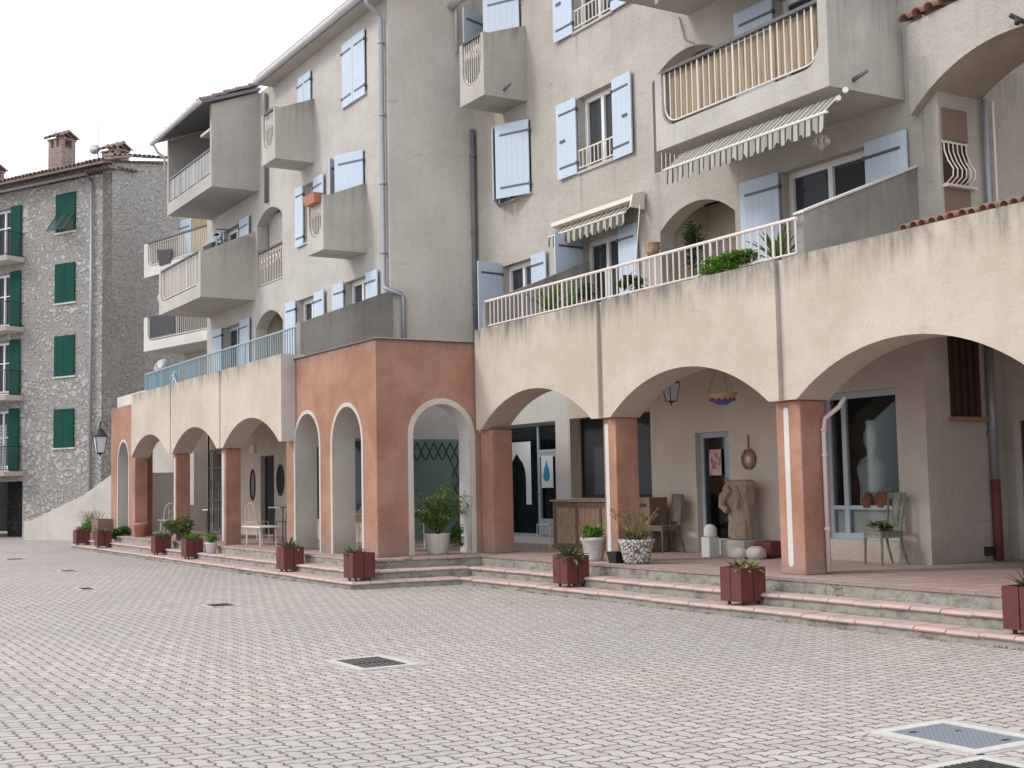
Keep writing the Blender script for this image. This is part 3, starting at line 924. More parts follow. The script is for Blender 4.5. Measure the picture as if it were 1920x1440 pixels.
for k, (x0, x1) in enumerate(((-20.03, -19.62), (-16.19, -15.86), (-12.33, -11.89), (-8.4, -7.96))):
    y0 = YC + .13
    mb = MB(); mb.box(x0, x1, y0, y0 + .42, .42, 2.592)
    po = mb.build('pillar', M['pillar'], B, bevel=.015, label=(None, None, 'rightmost ochre pillar with a painted white stripe', None)[k])
    if k:
        s = MB(); pts = []
        xc = (x0 + x1) / 2 - .03 if k > 1 else x0 + .10
        hw = .045
        for j in range(9): t = PI * j / 8; pts.append((xc + hw * math.cos(t), 2.47 + hw * math.sin(t)))
        for j in range(9): t = PI + PI * j / 8; pts.append((xc + hw * math.cos(t), .56 + hw * math.sin(t)))
        slab(s, FY(y0), pts, [], .006, .01)
        s.build('painted_stripe', M['white_band'], po)
        if k == 2:
            q = MB(); q.lathe((x1 + .001, y0 + .2, 1.80), [(0.0, 0)], 3) if 0 else None
# terrace rail and walls
rl = railing(B, FY(11.5), -20.15, -12.1, 4.50, 4.95, 0, 'rail_pink', .14, .013, name='terrace_railing', posts=9)
mb = MB()
mb.hexa([(-12.2, 11.6, 4.386), (-12.05, 11.6, 4.386), (-12.05, 13.749, 4.386), (-12.2, 13.749, 4.386), (-12.2, 11.6, 5.02), (-12.05, 11.6, 5.02), (-12.05, 13.749, 5.86), (-12.2, 13.749, 5.86)])
mb.build('terrace_side_wall', M['parapet_end'], B)
mb = MB()
mb.hexa([(-20.2, 11.45, 4.386), (-20.1, 11.45, 4.386), (-20.1, 13.749, 4.386), (-20.2, 13.749, 4.386), (-20.2, 11.45, 4.92), (-20.1, 11.45, 4.92), (-20.1, 13.749, 5.86), (-20.2, 13.749, 5.86)])
mb.build('terrace_side_wall', M['parapet_end'], B)
mb = MB()
mb.hexa([(-12.22, 11.58, 5.022), (-12.03, 11.58, 5.022), (-12.03, 13.748, 5.862), (-12.22, 13.748, 5.862), (-12.22, 11.58, 5.05), (-12.03, 11.58, 5.05), (-12.03, 13.748, 5.89), (-12.22, 13.748, 5.89)])
mb.build('coping', M['white_band'], B)
tile_row(B, (-10.25, 11.35, 4.45), (-4, 11.35, 4.45), 46, .38, 'tile', r=.065, back=Vector((0, 1, .22)), name='coping_tiles')
# pipes
pipe(B, [(-24.42, 13.66, 9.5), (-24.42, 13.66, 4.2)], .055, 'zinc_dark', [(z, -24.42, 13.66) for z in (8.9, 7.2, 5.6)])
pipe(B, [(-24.38, 13.62, 14.2), (-24.38, 13.62, 12.9), (-24.42, 13.3, 12.4), (-24.42, 13.3, 11.2)], .035, 'gutter')
mb = MB(); mb.tube([(-24.6, 13.2, 12.25), (-22.0, 13.2, 12.25)], .08, 10); mb.build('gutter', M['gutter'], B, smooth=True)
pipe(B, [(-11.60, 11.75, 2.62), (-11.68, 11.72, 2.50), (-11.83, 11.62, 2.36), (-11.84, 11.6, 2.2), (-11.84, 11.6, .45)], .03, 'pvc', [(2.22, -11.84, 11.6), (1.9, -11.84, 11.6), (.98, -11.84, 11.6)])
pipe(B, [(-12.03, 15.020, 1.55), (-12.03, 15.020, .43)], .068, 'redpipe')
pipe(B, [(-12.03, 15.020, 3.55), (-12.03, 15.020, 1.55)], .058, 'zinc', [(2.2, -12.03, 15.02)])
# passage window with bars + sill, and plank door
FS = FX(-12.1)
mb = MB(); fbox(mb, FS, 14.25, 14.85, 2.42, 3.54, .0, .03)
for a in (14.3, 14.44, 14.58, 14.72): fbox(mb, FS, a, a + .05, 2.45, 3.54, .03, .07)
wv = mb.build('barred_window', M['brown'], B)
mb = MB(); fbox(mb, FS, 14.2, 14.9, 2.36, 2.42, .0, .12); mb.build('sill', M['pillar'], wv)
FD = FY(15.35)
mb = MB(); fbox(mb, FD, -11.79, -10.8, .43, 2.36, .0, .02)
for i in range(6): fbox(mb, FD, -11.78 + i * .16, -11.78 + i * .16 + .15, .45, 2.34, .02, .035)
do = mb.build('plank_door', M['brown'], B)
mb = MB(); fbox(mb, FD, -11.9, -11.80, .43, 2.44, 0, .06); fbox(mb, FD, -11.799, -10.7, 2.362, 2.44, 0, .06); mb.build('door_surround', M['jamb'], do)
mb = MB(); mb.tube([FD.p(-11.72, 1.3, .04), FD.p(-11.72, 1.42, .07)], .012, 6); mb.build('handle', M['iron'], do)
mb = MB(); fbox(mb, FX(-12.1), 14.8, 14.88, .5, .62, 0, .1); mb.build('drain_outlet', M['iron'], B)

# ================================================================== ARCHED LINK (upper right)
K = thing('arched_bridge', (-11, 14, 3.9), 'roofed arched link wall with clay tiles at the upper right corner', 'arched wall')
mb = MB()
ar = arc(-11.98, -8.7, 6.56, .66, 24)
slab(mb, FY(13.60), [(-12.0, 6.56)] + ar + [(-8.0, 6.56), (-8.0, 8.05), (-12.0, 7.82)], [], 0, 1.05)
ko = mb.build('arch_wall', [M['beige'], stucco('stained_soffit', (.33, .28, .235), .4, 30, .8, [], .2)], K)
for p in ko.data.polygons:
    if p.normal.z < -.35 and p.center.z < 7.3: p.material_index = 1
tile_row(K, (-12.05, 13.50, 7.85), (-7.9, 13.50, 8.10), 19, .5, 'tile', r=.10, back=Vector((0, 1, .3)))
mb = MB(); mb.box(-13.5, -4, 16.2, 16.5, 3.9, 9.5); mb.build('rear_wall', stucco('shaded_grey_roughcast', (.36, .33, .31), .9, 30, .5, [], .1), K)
FS2 = FX(-11.65)
mb = MB(); fbox(mb, FS2, 13.80, 14.30, 4.6, 5.50, .0, .02); mb.build('brown_panel', M['brown_panel'], K); mb = MB(); fbox(mb, FS2, 13.80, 14.30, 6.17, 6.6, .0, .02); mb.build('brown_panel', M['brown_panel'], K)
mb = MB(); fbox(mb, FS2, 13.80, 14.28, 5.54, 6.12, -.0, .012); wg = mb.build('window', M['brown'], K, label='small window behind a bellied iron grille')
mb = MB()
for i in range(6):
    a = 13.80 + i * .088
    mb.tube([FS2.p(a, 6.13, .03), FS2.p(a, 6.0, .035), FS2.p(a, 5.85, .09), FS2.p(a, 5.72, .17), FS2.p(a, 5.62, .16), FS2.p(a, 5.54, .04)], .009, 6)
mb.tube([FS2.p(13.77, 6.12, .03), FS2.p(14.27, 6.12, .03)], .012, 6); mb.tube([FS2.p(13.77, 5.54, .04), FS2.p(14.27, 5.54, .04)], .012, 6)
mb.build('grille', M['rail_cream'], wg)
mb = MB(); fbox(mb, FS2, 13.77, 14.36, 5.50, 5.535, .0, .1); mb.build('sill', M['grey_wall'], wg)
pipe(K, [(-11.58, 14.62, 6.8), (-11.58, 14.62, 3.95)], .045, 'zinc')
pipe(K, [(-11.58, 14.78, 6.8), (-11.58, 14.78, 3.95)], .022, 'rail_cream')

# ================================================================== LEFT APARTMENT BUILDING
L = thing('apartment_building', (-30, 12, 0), 'grey beige apartment building with box balconies behind the ochre corner block', 'building')
FL = FY(YL)
HL = [rect(-26.85, -25.6, 10.36, 11.82), rect(-29.62, -28.8, 10.36, 11.82), rect(-27.0, -25.75, 6.95, 9.1), rect(-29.34, -28.66, 7.62, 9.08),
      arched(-32.8, -30.9, 7.0, 8.70, .32), arched(-32.92, -30.9, 4.6, 5.92, .38), rect(-29.9, -28.68, 4.7, 6.28), rect(-26.9, -25.66, 4.7, 6.3),
      rect(-35.7, -34.1, 3.95, 6.26), rect(-35.7, -34.1, 6.9, 9.06), rect(-35.7, -34.1, 9.9, 11.7)]
mb = MB()
slab(mb, FL, [(-37.2, 3.56), (-24.501, 3.56), (-24.501, 12.3), (-37.2, 12.3)], HL, 0, .32)
mb.build('wall', stucco('left_block_roughcast', (.46, .43, .40), .7, 38, .35, [], .08, (.47, .445, .425)), L)
mb = MB(); mb.box(-24.8, -24.5, YL + .001, YW, 4.0, 14.6); mb.box(-24.8, -24.5, YL + .01, YL + .33, 12.3, 14.6)
mb.build('gable_wall', M['grey_wall'], L)
mb = MB(); mb.box(-24.8, -24.5, YL + .321, YW, .42, 3.99); mb.build('gable_base', M['white_band'], L)
mb = MB(); mb.box(-37.2, -36.9, YL + .33, 20, .42, 12.3); mb.build('end_wall', M['grey_wall'], L)
mb = MB()
mb.box(-37, -24.8, YL + 1.7, YL + 1.9, .42, 12.3)
for z in (3.56, 6.7, 9.6): mb.box(-36.9, -24.8, YL + .33, YL + 1.7, z, z + .14)
mb.build('floor_slab', M['room'], L)
mb = MB()
for x0, x1, z0, z1 in ((-32.92, -30.9, 3.9, 6.5), (-32.8, -30.9, 6.9, 9.2)):
    mb.box(x0 - .1, x1 + .1, YL + 1.15, YL + 1.25, z0, z1); mb.box(x0 - .2, x0 - .1, YL + .33, YL + 1.25, z0, z1); mb.box(x1 + .1, x1 + .2, YL + .33, YL + 1.25, z0, z1)
mb.build('loggia_wall', M['inner'], L)
# main roof + gutter
mb = MB(); mb.hexa([(-31.55, 11.2, 12.30), (-24.2, 11.2, 12.30), (-24.2, 17, 14.6), (-31.55, 17, 14.6), (-31.55, 11.2, 12.42), (-24.2, 11.2, 12.42), (-24.2, 17, 14.72), (-31.55, 17, 14.72)])
mb.build('roof', M['tile_dark'], L)
mb = MB(); mb.tube([(-31.55, 11.18, 12.25), (-24.15, 11.18, 12.25)], .085, 10)
for x in (-30.5, -28, -25.9): mb.tube([(x - .02, 11.18, 12.25), (x + .02, 11.18, 12.25)], .095, 10)
mb.build('gutter', M['gutter'], L, smooth=True)
mb = MB(); mb.box(-31.55, -24.5, 11.27, 11.649, 12.18, 12.29); mb.build('eaves_soffit', M['parapet'], L)
pipe(L, [(-24.62, 11.2, 12.2), (-24.62, 11.24, 12.0), (-24.64, 11.5, 11.85), (-24.64, 11.56, 11.7), (-24.64, 11.56, 5.95), (-24.58, 11.56, 5.84), (-24.42, 11.62, 5.76), (-24.40, 11.86, 5.70), (-24.40, 11.9, 5.6), (-24.40, 11.9, 4.0)], .055, 'zinc', [(z, -24.64, 11.56) for z in (11.2, 9.6, 8.1, 6.6)])
pipe(L, [(-31.9, 11.58, 12.1), (-31.9, 11.58, 9.15)], .05, 'zinc_dark')
window(L, FL, -26.85, -25.6, 10.38, 11.82, 2, shut=[(-26.85, .625, 10.33, 11.85, 1, 1), (-25.6, .625, 10.33, 11.85, -1, 1)], label='closed pair of pale blue shutters high under the eaves')
window(L, FL, -29.62, -28.8, 10.38, 11.82, 2, shut=[(-29.62, .41, 10.33, 11.85, 1, 1), (-28.8, .41, 10.33, 11.85, -1, 1)])
window(L, FL, -27.0, -25.75, 6.97, 9.1, 2, door=True, shut=[(-27.0, .5, 7.0, 9.13, 1, 55), (-25.75, .86, 7.0, 9.13, -1, 24)])
window(L, FL, -29.34, -28.66, 7.64, 9.08, 1, shut=[(-29.34, .50, 7.58, 9.1, -1, 2), (-28.66, .68, 7.6, 9.1, 1, 2)])
window(L, FL, -29.9, -28.68, 4.72, 6.28, 2, shut=[(-29.9, .66, 4.7, 6.31, -1, 2), (-28.68, .68, 4.7, 6.31, 1, 2)])
window(L, FL, -26.9, -25.66, 4.72, 6.3, 2, shut=[(-26.9, .60, 4.7, 6.33, -1, 2), (-25.66, .66, 4.7, 6.33, 1, 2)])
window(L, FL, -35.7, -34.1, 3.97, 6.26, 2, door=True, fmat='frame_grey', shut=[(-35.7, .8, 4.0, 6.3, -1, 2), (-34.1, .85, 4.0, 6.3, 1, 2)])
window(L, FL, -35.7, -34.1, 6.92, 9.06, 2, door=True, shut=[(-35.7, .8, 6.9, 9.1, -1, 2), (-34.1, .85, 6.9, 9.1, 1, 2)])
window(L, FL, -35.7, -34.1, 9.92, 11.7, 2, door=True)
rr = railing(L, FL, -32.75, -30.95, 7.06, 7.93, -.06, 'rail_cream', .12, .012, name='loggia_railing', top='rail_dark')
mb = MB()
for i in range(8):
    a = -32.62 + i * .225
    mb.tube([FL.p(a, 7.75, -.05), FL.p(a + .06, 7.66, -.05), FL.p(a, 7.57, -.05), FL.p(a - .05, 7.5, -.05)], .014, 5)
mb.build('scrollwork', M['rail_cream'], rr)
mb = MB(); fbox(mb, FL, -32.7, -31.0, 7.95, 8.95, -.33, -.30); mb.build('roller_blind', M['blind'], L)
balcony(L, -26.62, -25.68, 10.62, YL, 6.79, 8.0, 8.36, 'tall', label='small box balcony with a terracotta trough on its grille')
balcony(L, -29.6, -28.67, 10.64, YL, 9.5, 10.75, 11.09, 'tall', label='topmost small box balcony left of the tall closed shutters')
b2 = balcony(L, -36.95, -32.96, 10.15, YL, 6.72, 7.97, 8.6, 'wide', infill='grey_board', label='long balcony lined with grey cloth, below the roofed balcony', rail_mat='rail_cream')
# roofed balcony
mb = MB()
mb.box(-36.75, -32.58, 10.33, YL, 9.62, 9.8)
mb.box(-36.75, -32.58, 10.33, 10.46, 9.801, 9.97)
for xs, xe in ((-36.75, -36.62), (-32.72, -32.58)):
    mb.hexa([(xs, 10.461, 9.801), (xe, 10.461, 9.801), (xe, YL, 9.801), (xs, YL, 9.801), (xs, 10.461, 11.88), (xe, 10.461, 11.88), (xe, YL, 12.34), (xs, YL, 12.34)])
    mb.hexa([(xs, 10.33, 9.971), (xe, 10.33, 9.971), (xe, 10.46, 9.971), (xs, 10.46, 9.971), (xs, 10.33, 11.84), (xe, 10.33, 11.84), (xe, 10.46, 11.87), (xs, 10.46, 11.87)])
rb = mb.build('roofed_balcony', stucco('grey_balcony_render', (.41, .385, .355), .5, 40, .7, [], .1), L, label='big roofed balcony with a grey board parapet')
mb = MB()
for i in range(27):
    x = -36.58 + i * .142
    mb.box(x, x + .128, 10.37 + (i % 2) * .006, 10.40 + (i % 2) * .006, 10.02 + rnd.uniform(0, .02), 10.64)
mb.build('board_parapet', M['grey_board'], rb)
mb = MB(); mb.box(-36.6, -32.74, 10.34, 10.42, 10.645, 10.69); mb.build('handrail', M['zinc_dark'], rb)
mb = MB(); mb.hexa([(-36.95, 10.02, 11.78), (-32.45, 10.02, 11.78), (-32.45, 11.649, 12.36), (-36.95, 11.649, 12.36), (-36.95, 10.02, 11.86), (-32.45, 10.02, 11.86), (-32.45, 11.649, 12.44), (-36.95, 11.649, 12.44)])
mb.build('balcony_roof', M['zinc_dark'], rb)
tile_row(L, (-36.95, 10.02, 11.87), (-32.42, 10.02, 11.87), 20, .42, 'tile_dark', r=.1, back=Vector((0, 1, .355)), rows=5, name='roof_tiles')
mb = MB(); mb.tube([(-37.0, 9.94, 11.78), (-32.4, 9.94, 11.78)], .075, 10); mb.build('gutter', M['gutter'], rb, smooth=True)
pipe(L, [(-36.9, 9.96, 11.72), (-36.9, 10.1, 11.5), (-36.88, 10.28, 11.4), (-36.84, 10.30, 10.9)], .04, 'gutter')
# terrace rail + raked side wall
tr = railing(L, FY(9.6), -36.3, -24.5, 4.34, 4.93, 0, 'rail_blue', .14, .013, name='terrace_railing', posts=12)
mb = MB()
for (a, b) in ((-36.2, -35.4), (-35.2, -34.7), (-34.2, -33.2), (-32.4, -31.9)): fbox(mb, FY(9.66), a, b, 4.38, 4.88, -.02, 0)
mb.build('aqua_screen', M['aqua'], tr)
mb = MB()
mb.hexa([(-24.55, 9.62, 4.17), (-24.40, 9.62, 4.17), (-24.40, 11.649, 4.17), (-24.55, 11.649, 4.17), (-24.55, 9.62, 5.0), (-24.40, 9.62, 5.0), (-24.40, 11.649, 5.78), (-24.55, 11.649, 5.78)])
mb.box(-24.62, -24.40, 9.57, 9.619, 4.17, 5.0)
mb.build('terrace_side_wall', M['parapet_end'], L)
# cream arcade, left
for k, (x0, x1, a0, a1) in enumerate(((-35.29, -31.58, -35.28, -31.80), (-31.50, -27.70, -31.37, -27.91), (-27.62, -23.86, -27.47, -23.99))):
    mb = MB(); ar = arc(a0, a1, 2.55, .56, 24)
    slab(mb, FY(YCL), [(x0, 2.55)] + ar + [(x1, 2.55), (x1, 4.27), (x0, 4.27)], [], 0, .50)
    o = mb.build('arcade_panel', [M['cream'], M['soffit'], M['jamb']], L, label=('leftmost cream arch panel', None, 'cream arch panel butting the ochre corner block')[k])
    for p in o.data.polygons:
        if p.normal.z < -.35 and p.center.z < 3.2: p.material_index = 1
        if abs(p.normal.x) > .95 and p.center.x - 30 > -23.9 and p.center.z > 3.3: p.material_index = 2
for x0, x1 in ((-31.58, -31.50), (-27.70, -27.62)):
    mb = MB(); mb.box(x0, x1, YCL + .07, YCL + .45, 2.56, 4.26); mb.build('joint_strip', M['jamb'], L)
for k, (x0, x1) in enumerate(((-35.72, -35.45), (-31.76, -31.52), (-28.0, -27.70))):
    mb = MB(); mb.box(x0, x1, 9.09, 9.44, .42, 2.547)
    po = mb.build('pillar', M['pillar'], L, bevel=.012)
    if k:
        s = MB(); fbox(s, FY(9.09), x0 + .08, x0 + .17, .5, 2.45, -.003, .005); s.build('painted_stripe', M['white_band'], po)
mb = MB(); mb.box(-37.2, -24.2, YCL + .505, YL - .002, 3.56, 3.9); mb.build('arcade_ceiling', M['soffit'], L)
# rear wall of left arcade
HLG = [rect(-36.6, -34.4, .45, 2.75), rect(-27.4, -24.9, 1.05, 2.72), rect(-32.6, -31.6, .45, 2.5), rect(-30.4, -28.3, .9, 2.6)]
mb = MB(); slab(mb, FL, [(-37.2, .42), (-24.501, .42), (-24.501, 3.55), (-37.2, 3.55)], HLG, 0, .3); mb.build('arcade_rear_wall', M['inner'], L)
mb = MB(); mb.box(-36.89, -24.8, 14.3, 14.4, .42, 3.5); mb.box(-34.0, -33.9, 11.96, 14.3, .42, 3.5); mb.box(-24.95, -24.81, 11.96, 14.3, .42, 3.5); mb.build('shop_room_wall', M['room'], L)
shopfront(L, FL, -36.6, -34.4, .45, 2.75, (-35.4,), [(-36.6, -35.4, 2.3)], fmat='frame', glass='glass')
shopfront(L, FL, -27.4, -24.9, 1.05, 2.72, (-26.1,), glass='glass', fmat='zinc_dark', name='dark_window')
mb = MB(); fbox(mb, FL, -27.5, -24.8, .86, 1.03, 0, .03); mb.build('brown_ledge', M['pillar'], L)
shopfront(L, FL, -30.4, -28.3, .9, 2.6, (-29.3,), glass='glass', fmat='brown', name='dark_window')
d_ = shopfront(L, FL, -32.6, -31.6, .45, 2.5, glass='glass', fmat='brown', name='entrance_door')
mb = MB(); fbox(mb, FL, -33.25, -32.9, 2.6, 2.8, 0, .08); mb.build('wall_box', M['rail_cream'], L)
# end wall at the far left of the arcade with its low ledge
mb = MB(); mb.box(-39.2, -38.9, 10.3, YL - .002, .42, 2.2); mb.build('arcade_end_wall', M['white_band'], L)
mb = MB(); mb.box(-38.899, -38.5, 9.7, YL - .01, .42, 1.2); mb.build('low_ledge', M['white_band'], L)
mb = MB(); mb.box(-39.2, -38.9, 9.7, 10.0, .42, 3.5); mb.build('end_post', M['white_band'], L)
# far ochre wall with arch
FR_ = FY(9.2)
mb = MB(); hole = arched(-37.75, -36.55, .421, 2.46, .60, 24)
slab(mb, FR_, [(-38.6, .42), hole[0]] + hole[1:] + [(-35.73, .42), (-35.73, 4.08), (-38.6, 4.08)], [], 0, .45)
o = mb.build('arcade_wall', [M['rust'], M['jamb']], L, label='narrow ochre wall with one arch at the far left end')
def arch_trim(F, s0, s1, z0, zs, rise, w, out, parent):
    mb = MB(); a = arched(s0, s1, z0, zs, rise, 24); b = arched(s0 + w, s1 - w, z0, zs, rise - w, 24)
    for i in range(len(a) - 1):
        p = [F.p(*a[i], out), F.p(*a[i + 1], out), F.p(*b[i + 1], out), F.p(*b[i], out)]
        q = [F.p(*a[i], -.01), F.p(*a[i + 1], -.01), F.p(*b[i + 1], -.01), F.p(*b[i], -.01)]
        mb.hexa([q[0], q[1], q[2], q[3], p[0], p[1], p[2], p[3]])
    return mb.build('arch_surround', M['trim'], parent)
def paint_jambs(o, n_out, tol=.3):
    for p in o.data.polygons:
        pass
for p in o.data.polygons:
    if abs(p.normal.y) < .3 and -38 < p.center.x - 30 < -36.3 and .4 < p.center.z < 3.2: p.material_index = 1
arch_trim(FR_, -37.82, -36.48, .421, 2.46, .67, .075, .012, o)
mb = MB(); mb.box(-38.5, -35.4, 9.35, 9.6, 4.082, 4.42); mb.build('upper_wall', M['grey_wall'], L)
# ochre corner block
FC = FY(9.24); FCX = FX(-20.06)
h1 = arched(-23.86, -22.62, .421, 2.44, .62, 26); h2 = arched(-22.0, -20.68, .421, 2.44, .64, 26)
mb = MB()
slab(mb, FC, [(-24.35, .42)] + h1 + h2 + [(-20.06, .42), (-20.06, 4.16), (-24.35, 4.16)], [], 0, .45)
o = mb.build('corner_block_front', [M['rust'], M['jamb']], L, label='ochre wall with two tall narrow arches')
for p in o.data.polygons:
    if abs(p.normal.y) < .3 and -24.3 < p.center.x - 30 < -20.1 and .4 < p.center.z < 3.2: p.material_index = 1
arch_trim(FC, -23.93, -22.55, .421, 2.44, .69, .075, .012, o); arch_trim(FC, -22.07, -20.61, .421, 2.44, .71, .075, .012, o)
h3 = arched(9.93, 11.06, .421, 2.46, .60, 26)
mb = MB(); slab(mb, FCX, [(9.691, .42)] + h3 + [(YC + .54, .42), (YC + .54, 2.55), (YC + .11, 2.55), (YC + .11, 4.16), (9.691, 4.16)], [], 0, .42)
o = mb.build('corner_block_side', [M['rust'], M['white_band']], L, label='ochre side wall with one wide arch facing the cream arcade')
for p in o.data.polygons:
    if abs(p.normal.x) < .3 and 9.8 < p.center.y + 12 < 11.2 and .4 < p.center.z < 3.2: p.material_index = 1
arch_trim(FCX, 9.83, 11.16, .421, 2.46, .70, .10, .012, o)
mb = MB(); mb.box(-24.35, -20.10, 9.28, 11.2, 4.162, 4.2); mb.box(-24.4, -20.5, 9.7, 11.64, 3.56, 3.8); mb.build('corner_block_roof', M['parapet'], L)
mb = MB(); mb.box(-24.38, -20.03, 9.21, 9.40, 4.162, 4.176); mb.box(-20.2, -20.03, 9.401, 11.24, 4.162, 4.176); mb.build('coping', M['dark_edge'], L)

# ================================================================== STONE HOUSE
S_ = thing('stone_house', (-47, 13, 0), 'rubble stone house with green shutters and tiled roof at the left edge', 'house')
FH = Fr((-49.7, 9.1), (.885, .4655), (.4655, -.885))
SC_ = 4.05
HS = [rect(1.08, 2.12, z0, z1) for z0, z1 in ((11.22, 12.62), (8.60, 10.02), (5.90, 7.35), (3.30, 4.67))]
HD = [rect(-2.6, -1.5, z0, z1) for z0, z1 in ((10.5, 12.5), (7.86, 10.0), (5.30, 7.4), (2.5, 4.8))]
mb = MB()
slab(mb, FH, [(-12, 0), (-3.4, 0), (-3.4, 2.12), (-.70, 2.12), (-.70, 0), (SC_, 0), (SC_, 13.1), (-12, 13.1)], HS + HD, 0, .5)
mb.build('wall', M['stone'], S_)
e2 = (-.4655, .885)
cw = FH.p(SC_, 0)
FHS = Fr((cw.x, cw.y), e2, (.885, .4655))
mb = MB(); slab(mb, FHS, [(.0, 0), (16, 0), (16, 16.3), (8, 14.86), (.0, 13.46)], [], .002, .5); mb.build('side_wall', M['stone_side'], S_)
mb = MB(); fbox(mb, FH, -3.4, -.70, 0, 2.4, -1.6, -1.4); mb.build('garage_wall', M['stone_shaded'], S_)
mb = MB(); fbox(mb, FH, -12, 3.9, .1, 13, -4.2, -4); mb.build('room_wall', M['room'], S_)
for k, (z0, z1) in enumerate(((11.22, 12.62), (8.60, 10.02), (5.90, 7.35), (3.30, 4.67))):
    mb = MB(); fbox(mb, FH, 1.08, 2.12, z0, z1, -.25, -.2)
    wd = mb.build('window', M['room'], S_, label=('window with its louvred shutter propped open', None, None, None)[k])
    mb = MB(); fbox(mb, FH, 1.0, 2.2, z0 - .07, z0 - .01, -.15, .06); mb.build('sill', M['grey_wall'], wd)
    if k: 
        for sd, hs in ((1, 1.06), (-1, 2.14)):
            shutter(wd, FH, hs, .54, z0 - .02, z1 + .03, sd, 1 if k < 3 else 3, mat='green', strap=False)
    else:
        mb = MB(); fbox(mb, FH, 1.06, 2.14, z0 + .62, z1 + .03, .0, .04); 
        for a in (1.06, 2.04): fbox(mb, FH, a, a + .1, z0, z0 + .62, 0, .04)
        mb.build('shutter', M['green'], wd)
        for a0, a1 in ((1.1, 1.56), (1.62, 2.08)):
            mb = MB()
            for j in range(9):
                t0 = j / 9; z_ = z0 + .62 - t0 * .60; o_ = .05 + t0 * .42
                fbox(mb, FH, a0, a1, z_ - .05, z_ - .035, o_ - .02, o_ + .05)
            for a in (a0, a1 - .03): mb.hexa([FH.p(a, z0 + .02, .50), FH.p(a + .03, z0 + .02, .50), FH.p(a + .03, z0 + .02, .46), FH.p(a, z0 + .02, .46), FH.p(a, z0 + .64, .07), FH.p(a + .03, z0 + .64, .07), FH.p(a + .03, z0 + .64, .03), FH.p(a, z0 + .64, .03)])
            fbox(mb, FH, a0, a1, z0 - .0, z0 + .02, .45, .50)
            mb.build('louvre_flap', M['green_edge'], wd)
for k, (zs, zt, zd) in enumerate(((10.34, 10.5, 12.5), (7.70, 7.86, 10.0), (5.12, 5.30, 7.4), (2.32, 2.48, 4.8))):
    mb = MB(); mb.hexa([FH.p(-5, zs, .75), FH.p(-.72, zs, .75), FH.p(-.72, zs, -.1), FH.p(-5, zs, -.1), FH.p(-5, zt, .85), FH.p(-.68, zt, .85), FH.p(-.68, zt, -.1), FH.p(-5, zt, -.1)])
    bo = mb.build('balcony', M['grey_wall'], S_)
    mb = MB()
    n = 34
    for i in range(n + 1):
        a = -5 + i * (4.25 / n); mb.tube([FH.p(a, zt, .8), FH.p(a, zt + .92, .8)], .009, 5, False)
    for i in range(7): mb.tube([FH.p(-.75, zt, .8 - i * .12), FH.p(-.75, zt + .92, .8 - i * .12)], .009, 5, False)
    for z in (zt + .06, zt + .92): mb.tube([FH.p(-5, z, .8), FH.p(-.75, z, .8), FH.p(-.75, z, 0)], .016, 6)
    mb.build('railing', M['iron'], bo)
    wd = window(S_, FH, -2.6, -1.5, zt + .02, zd, 2, door=True, transom=zt + 1.3)
    shutter(wd, FH, -1.48, .62, zt + .04, zd + .05, 1, 2, mat='green', strap=False)
mb = MB()
for i in range(7): fbox(mb, FH, -1.35 + i * .1, -1.32 + i * .1, 2.55, 4.2, .70, .72)
for i in range(14): fbox(mb, FH, -1.37, -.70, 2.62 + i * .115, 2.65 + i * .115, .721, .735)
tag(mb.build('trellis', M['zinc'], base=FH.p(-1, 2.5, .7)), 'grey lattice trellis on the lowest balcony of the stone house', 'trellis')
mb = MB(); mb.tube([FH.p(-3, 4.75, .1), FH.p(-1.9, 4.95, .85), FH.p(-1.55, 4.9, .95)], .03, 6); mb.tube([FH.p(-3.2, 4.85, 1.0), FH.p(-1.3, 4.85, 1.0)], .035, 8); mb.tube([FH.p(-1.75, 4.85, .95), FH.p(-1.75, 2.6, .86)], .03, 6)
tag(mb.build('folding_awning', M['white_band'], base=FH.p(-2, 4.8, .8)), 'white folding awning arms over the lowest balcony of the stone house', 'awning')
pipe(S_, [FH.p(3.08, 13.0, .1), FH.p(3.1, 1.7, .1)], .055, 'zinc')
pipe(S_, [FH.p(-12, 13.05, .45), FH.p(3.2, 13.05, .45), FH.p(3.08, 12.9, .12)], .05, 'zinc_dark', name='gutter')
# roof: eaves with genoise rows
mb = MB(); mb.hexa([FH.p(-12, 13.30, .55), FH.p(4.2, 13.30, .55), FH.p(3.4, 14.5, -5), FH.p(-12, 14.7, -5), FH.p(-12, 13.38, .55), FH.p(4.2, 13.38, .55), FH.p(3.4, 14.6, -5), FH.p(-12, 14.8, -5)])
mb.build('roof', M['tile_dark'], S_)
bk = -FH.n + Vector((0, 0, .24))
tile_row(S_, FH.p(-12, 13.38, .60), FH.p(4.35, 13.38, .60), 76, .5, 'tile_dark', r=.105, back=bk, rows=3)
tile_row(S_, FH.p(-12, 13.16, .34), FH.p(4.3, 13.16, .34), 76, .45, 'tile_dark', r=.10, back=-FH.n, name='genoise')
tile_row(S_, FH.p(4.15, 13.2, .3), FHS.p(1.0, 13.25, .22), 7, .3, 'tile_dark', r=.09, back=-FHS.n, name='genoise')
tile_row(S_, FHS.p(-.2, 13.62, .25), FHS.p(8, 15.0, .25), 36, .5, 'tile_dark', r=.1, back=-FHS.n + Vector((0, 0, .1)), name='verge_tiles')
tile_row(S_, FHS.p(-.1, 13.42, .12), FHS.p(8, 14.8, .12), 36, .3, 'tile_dark', r=.09, back=-FHS.n, name='genoise')
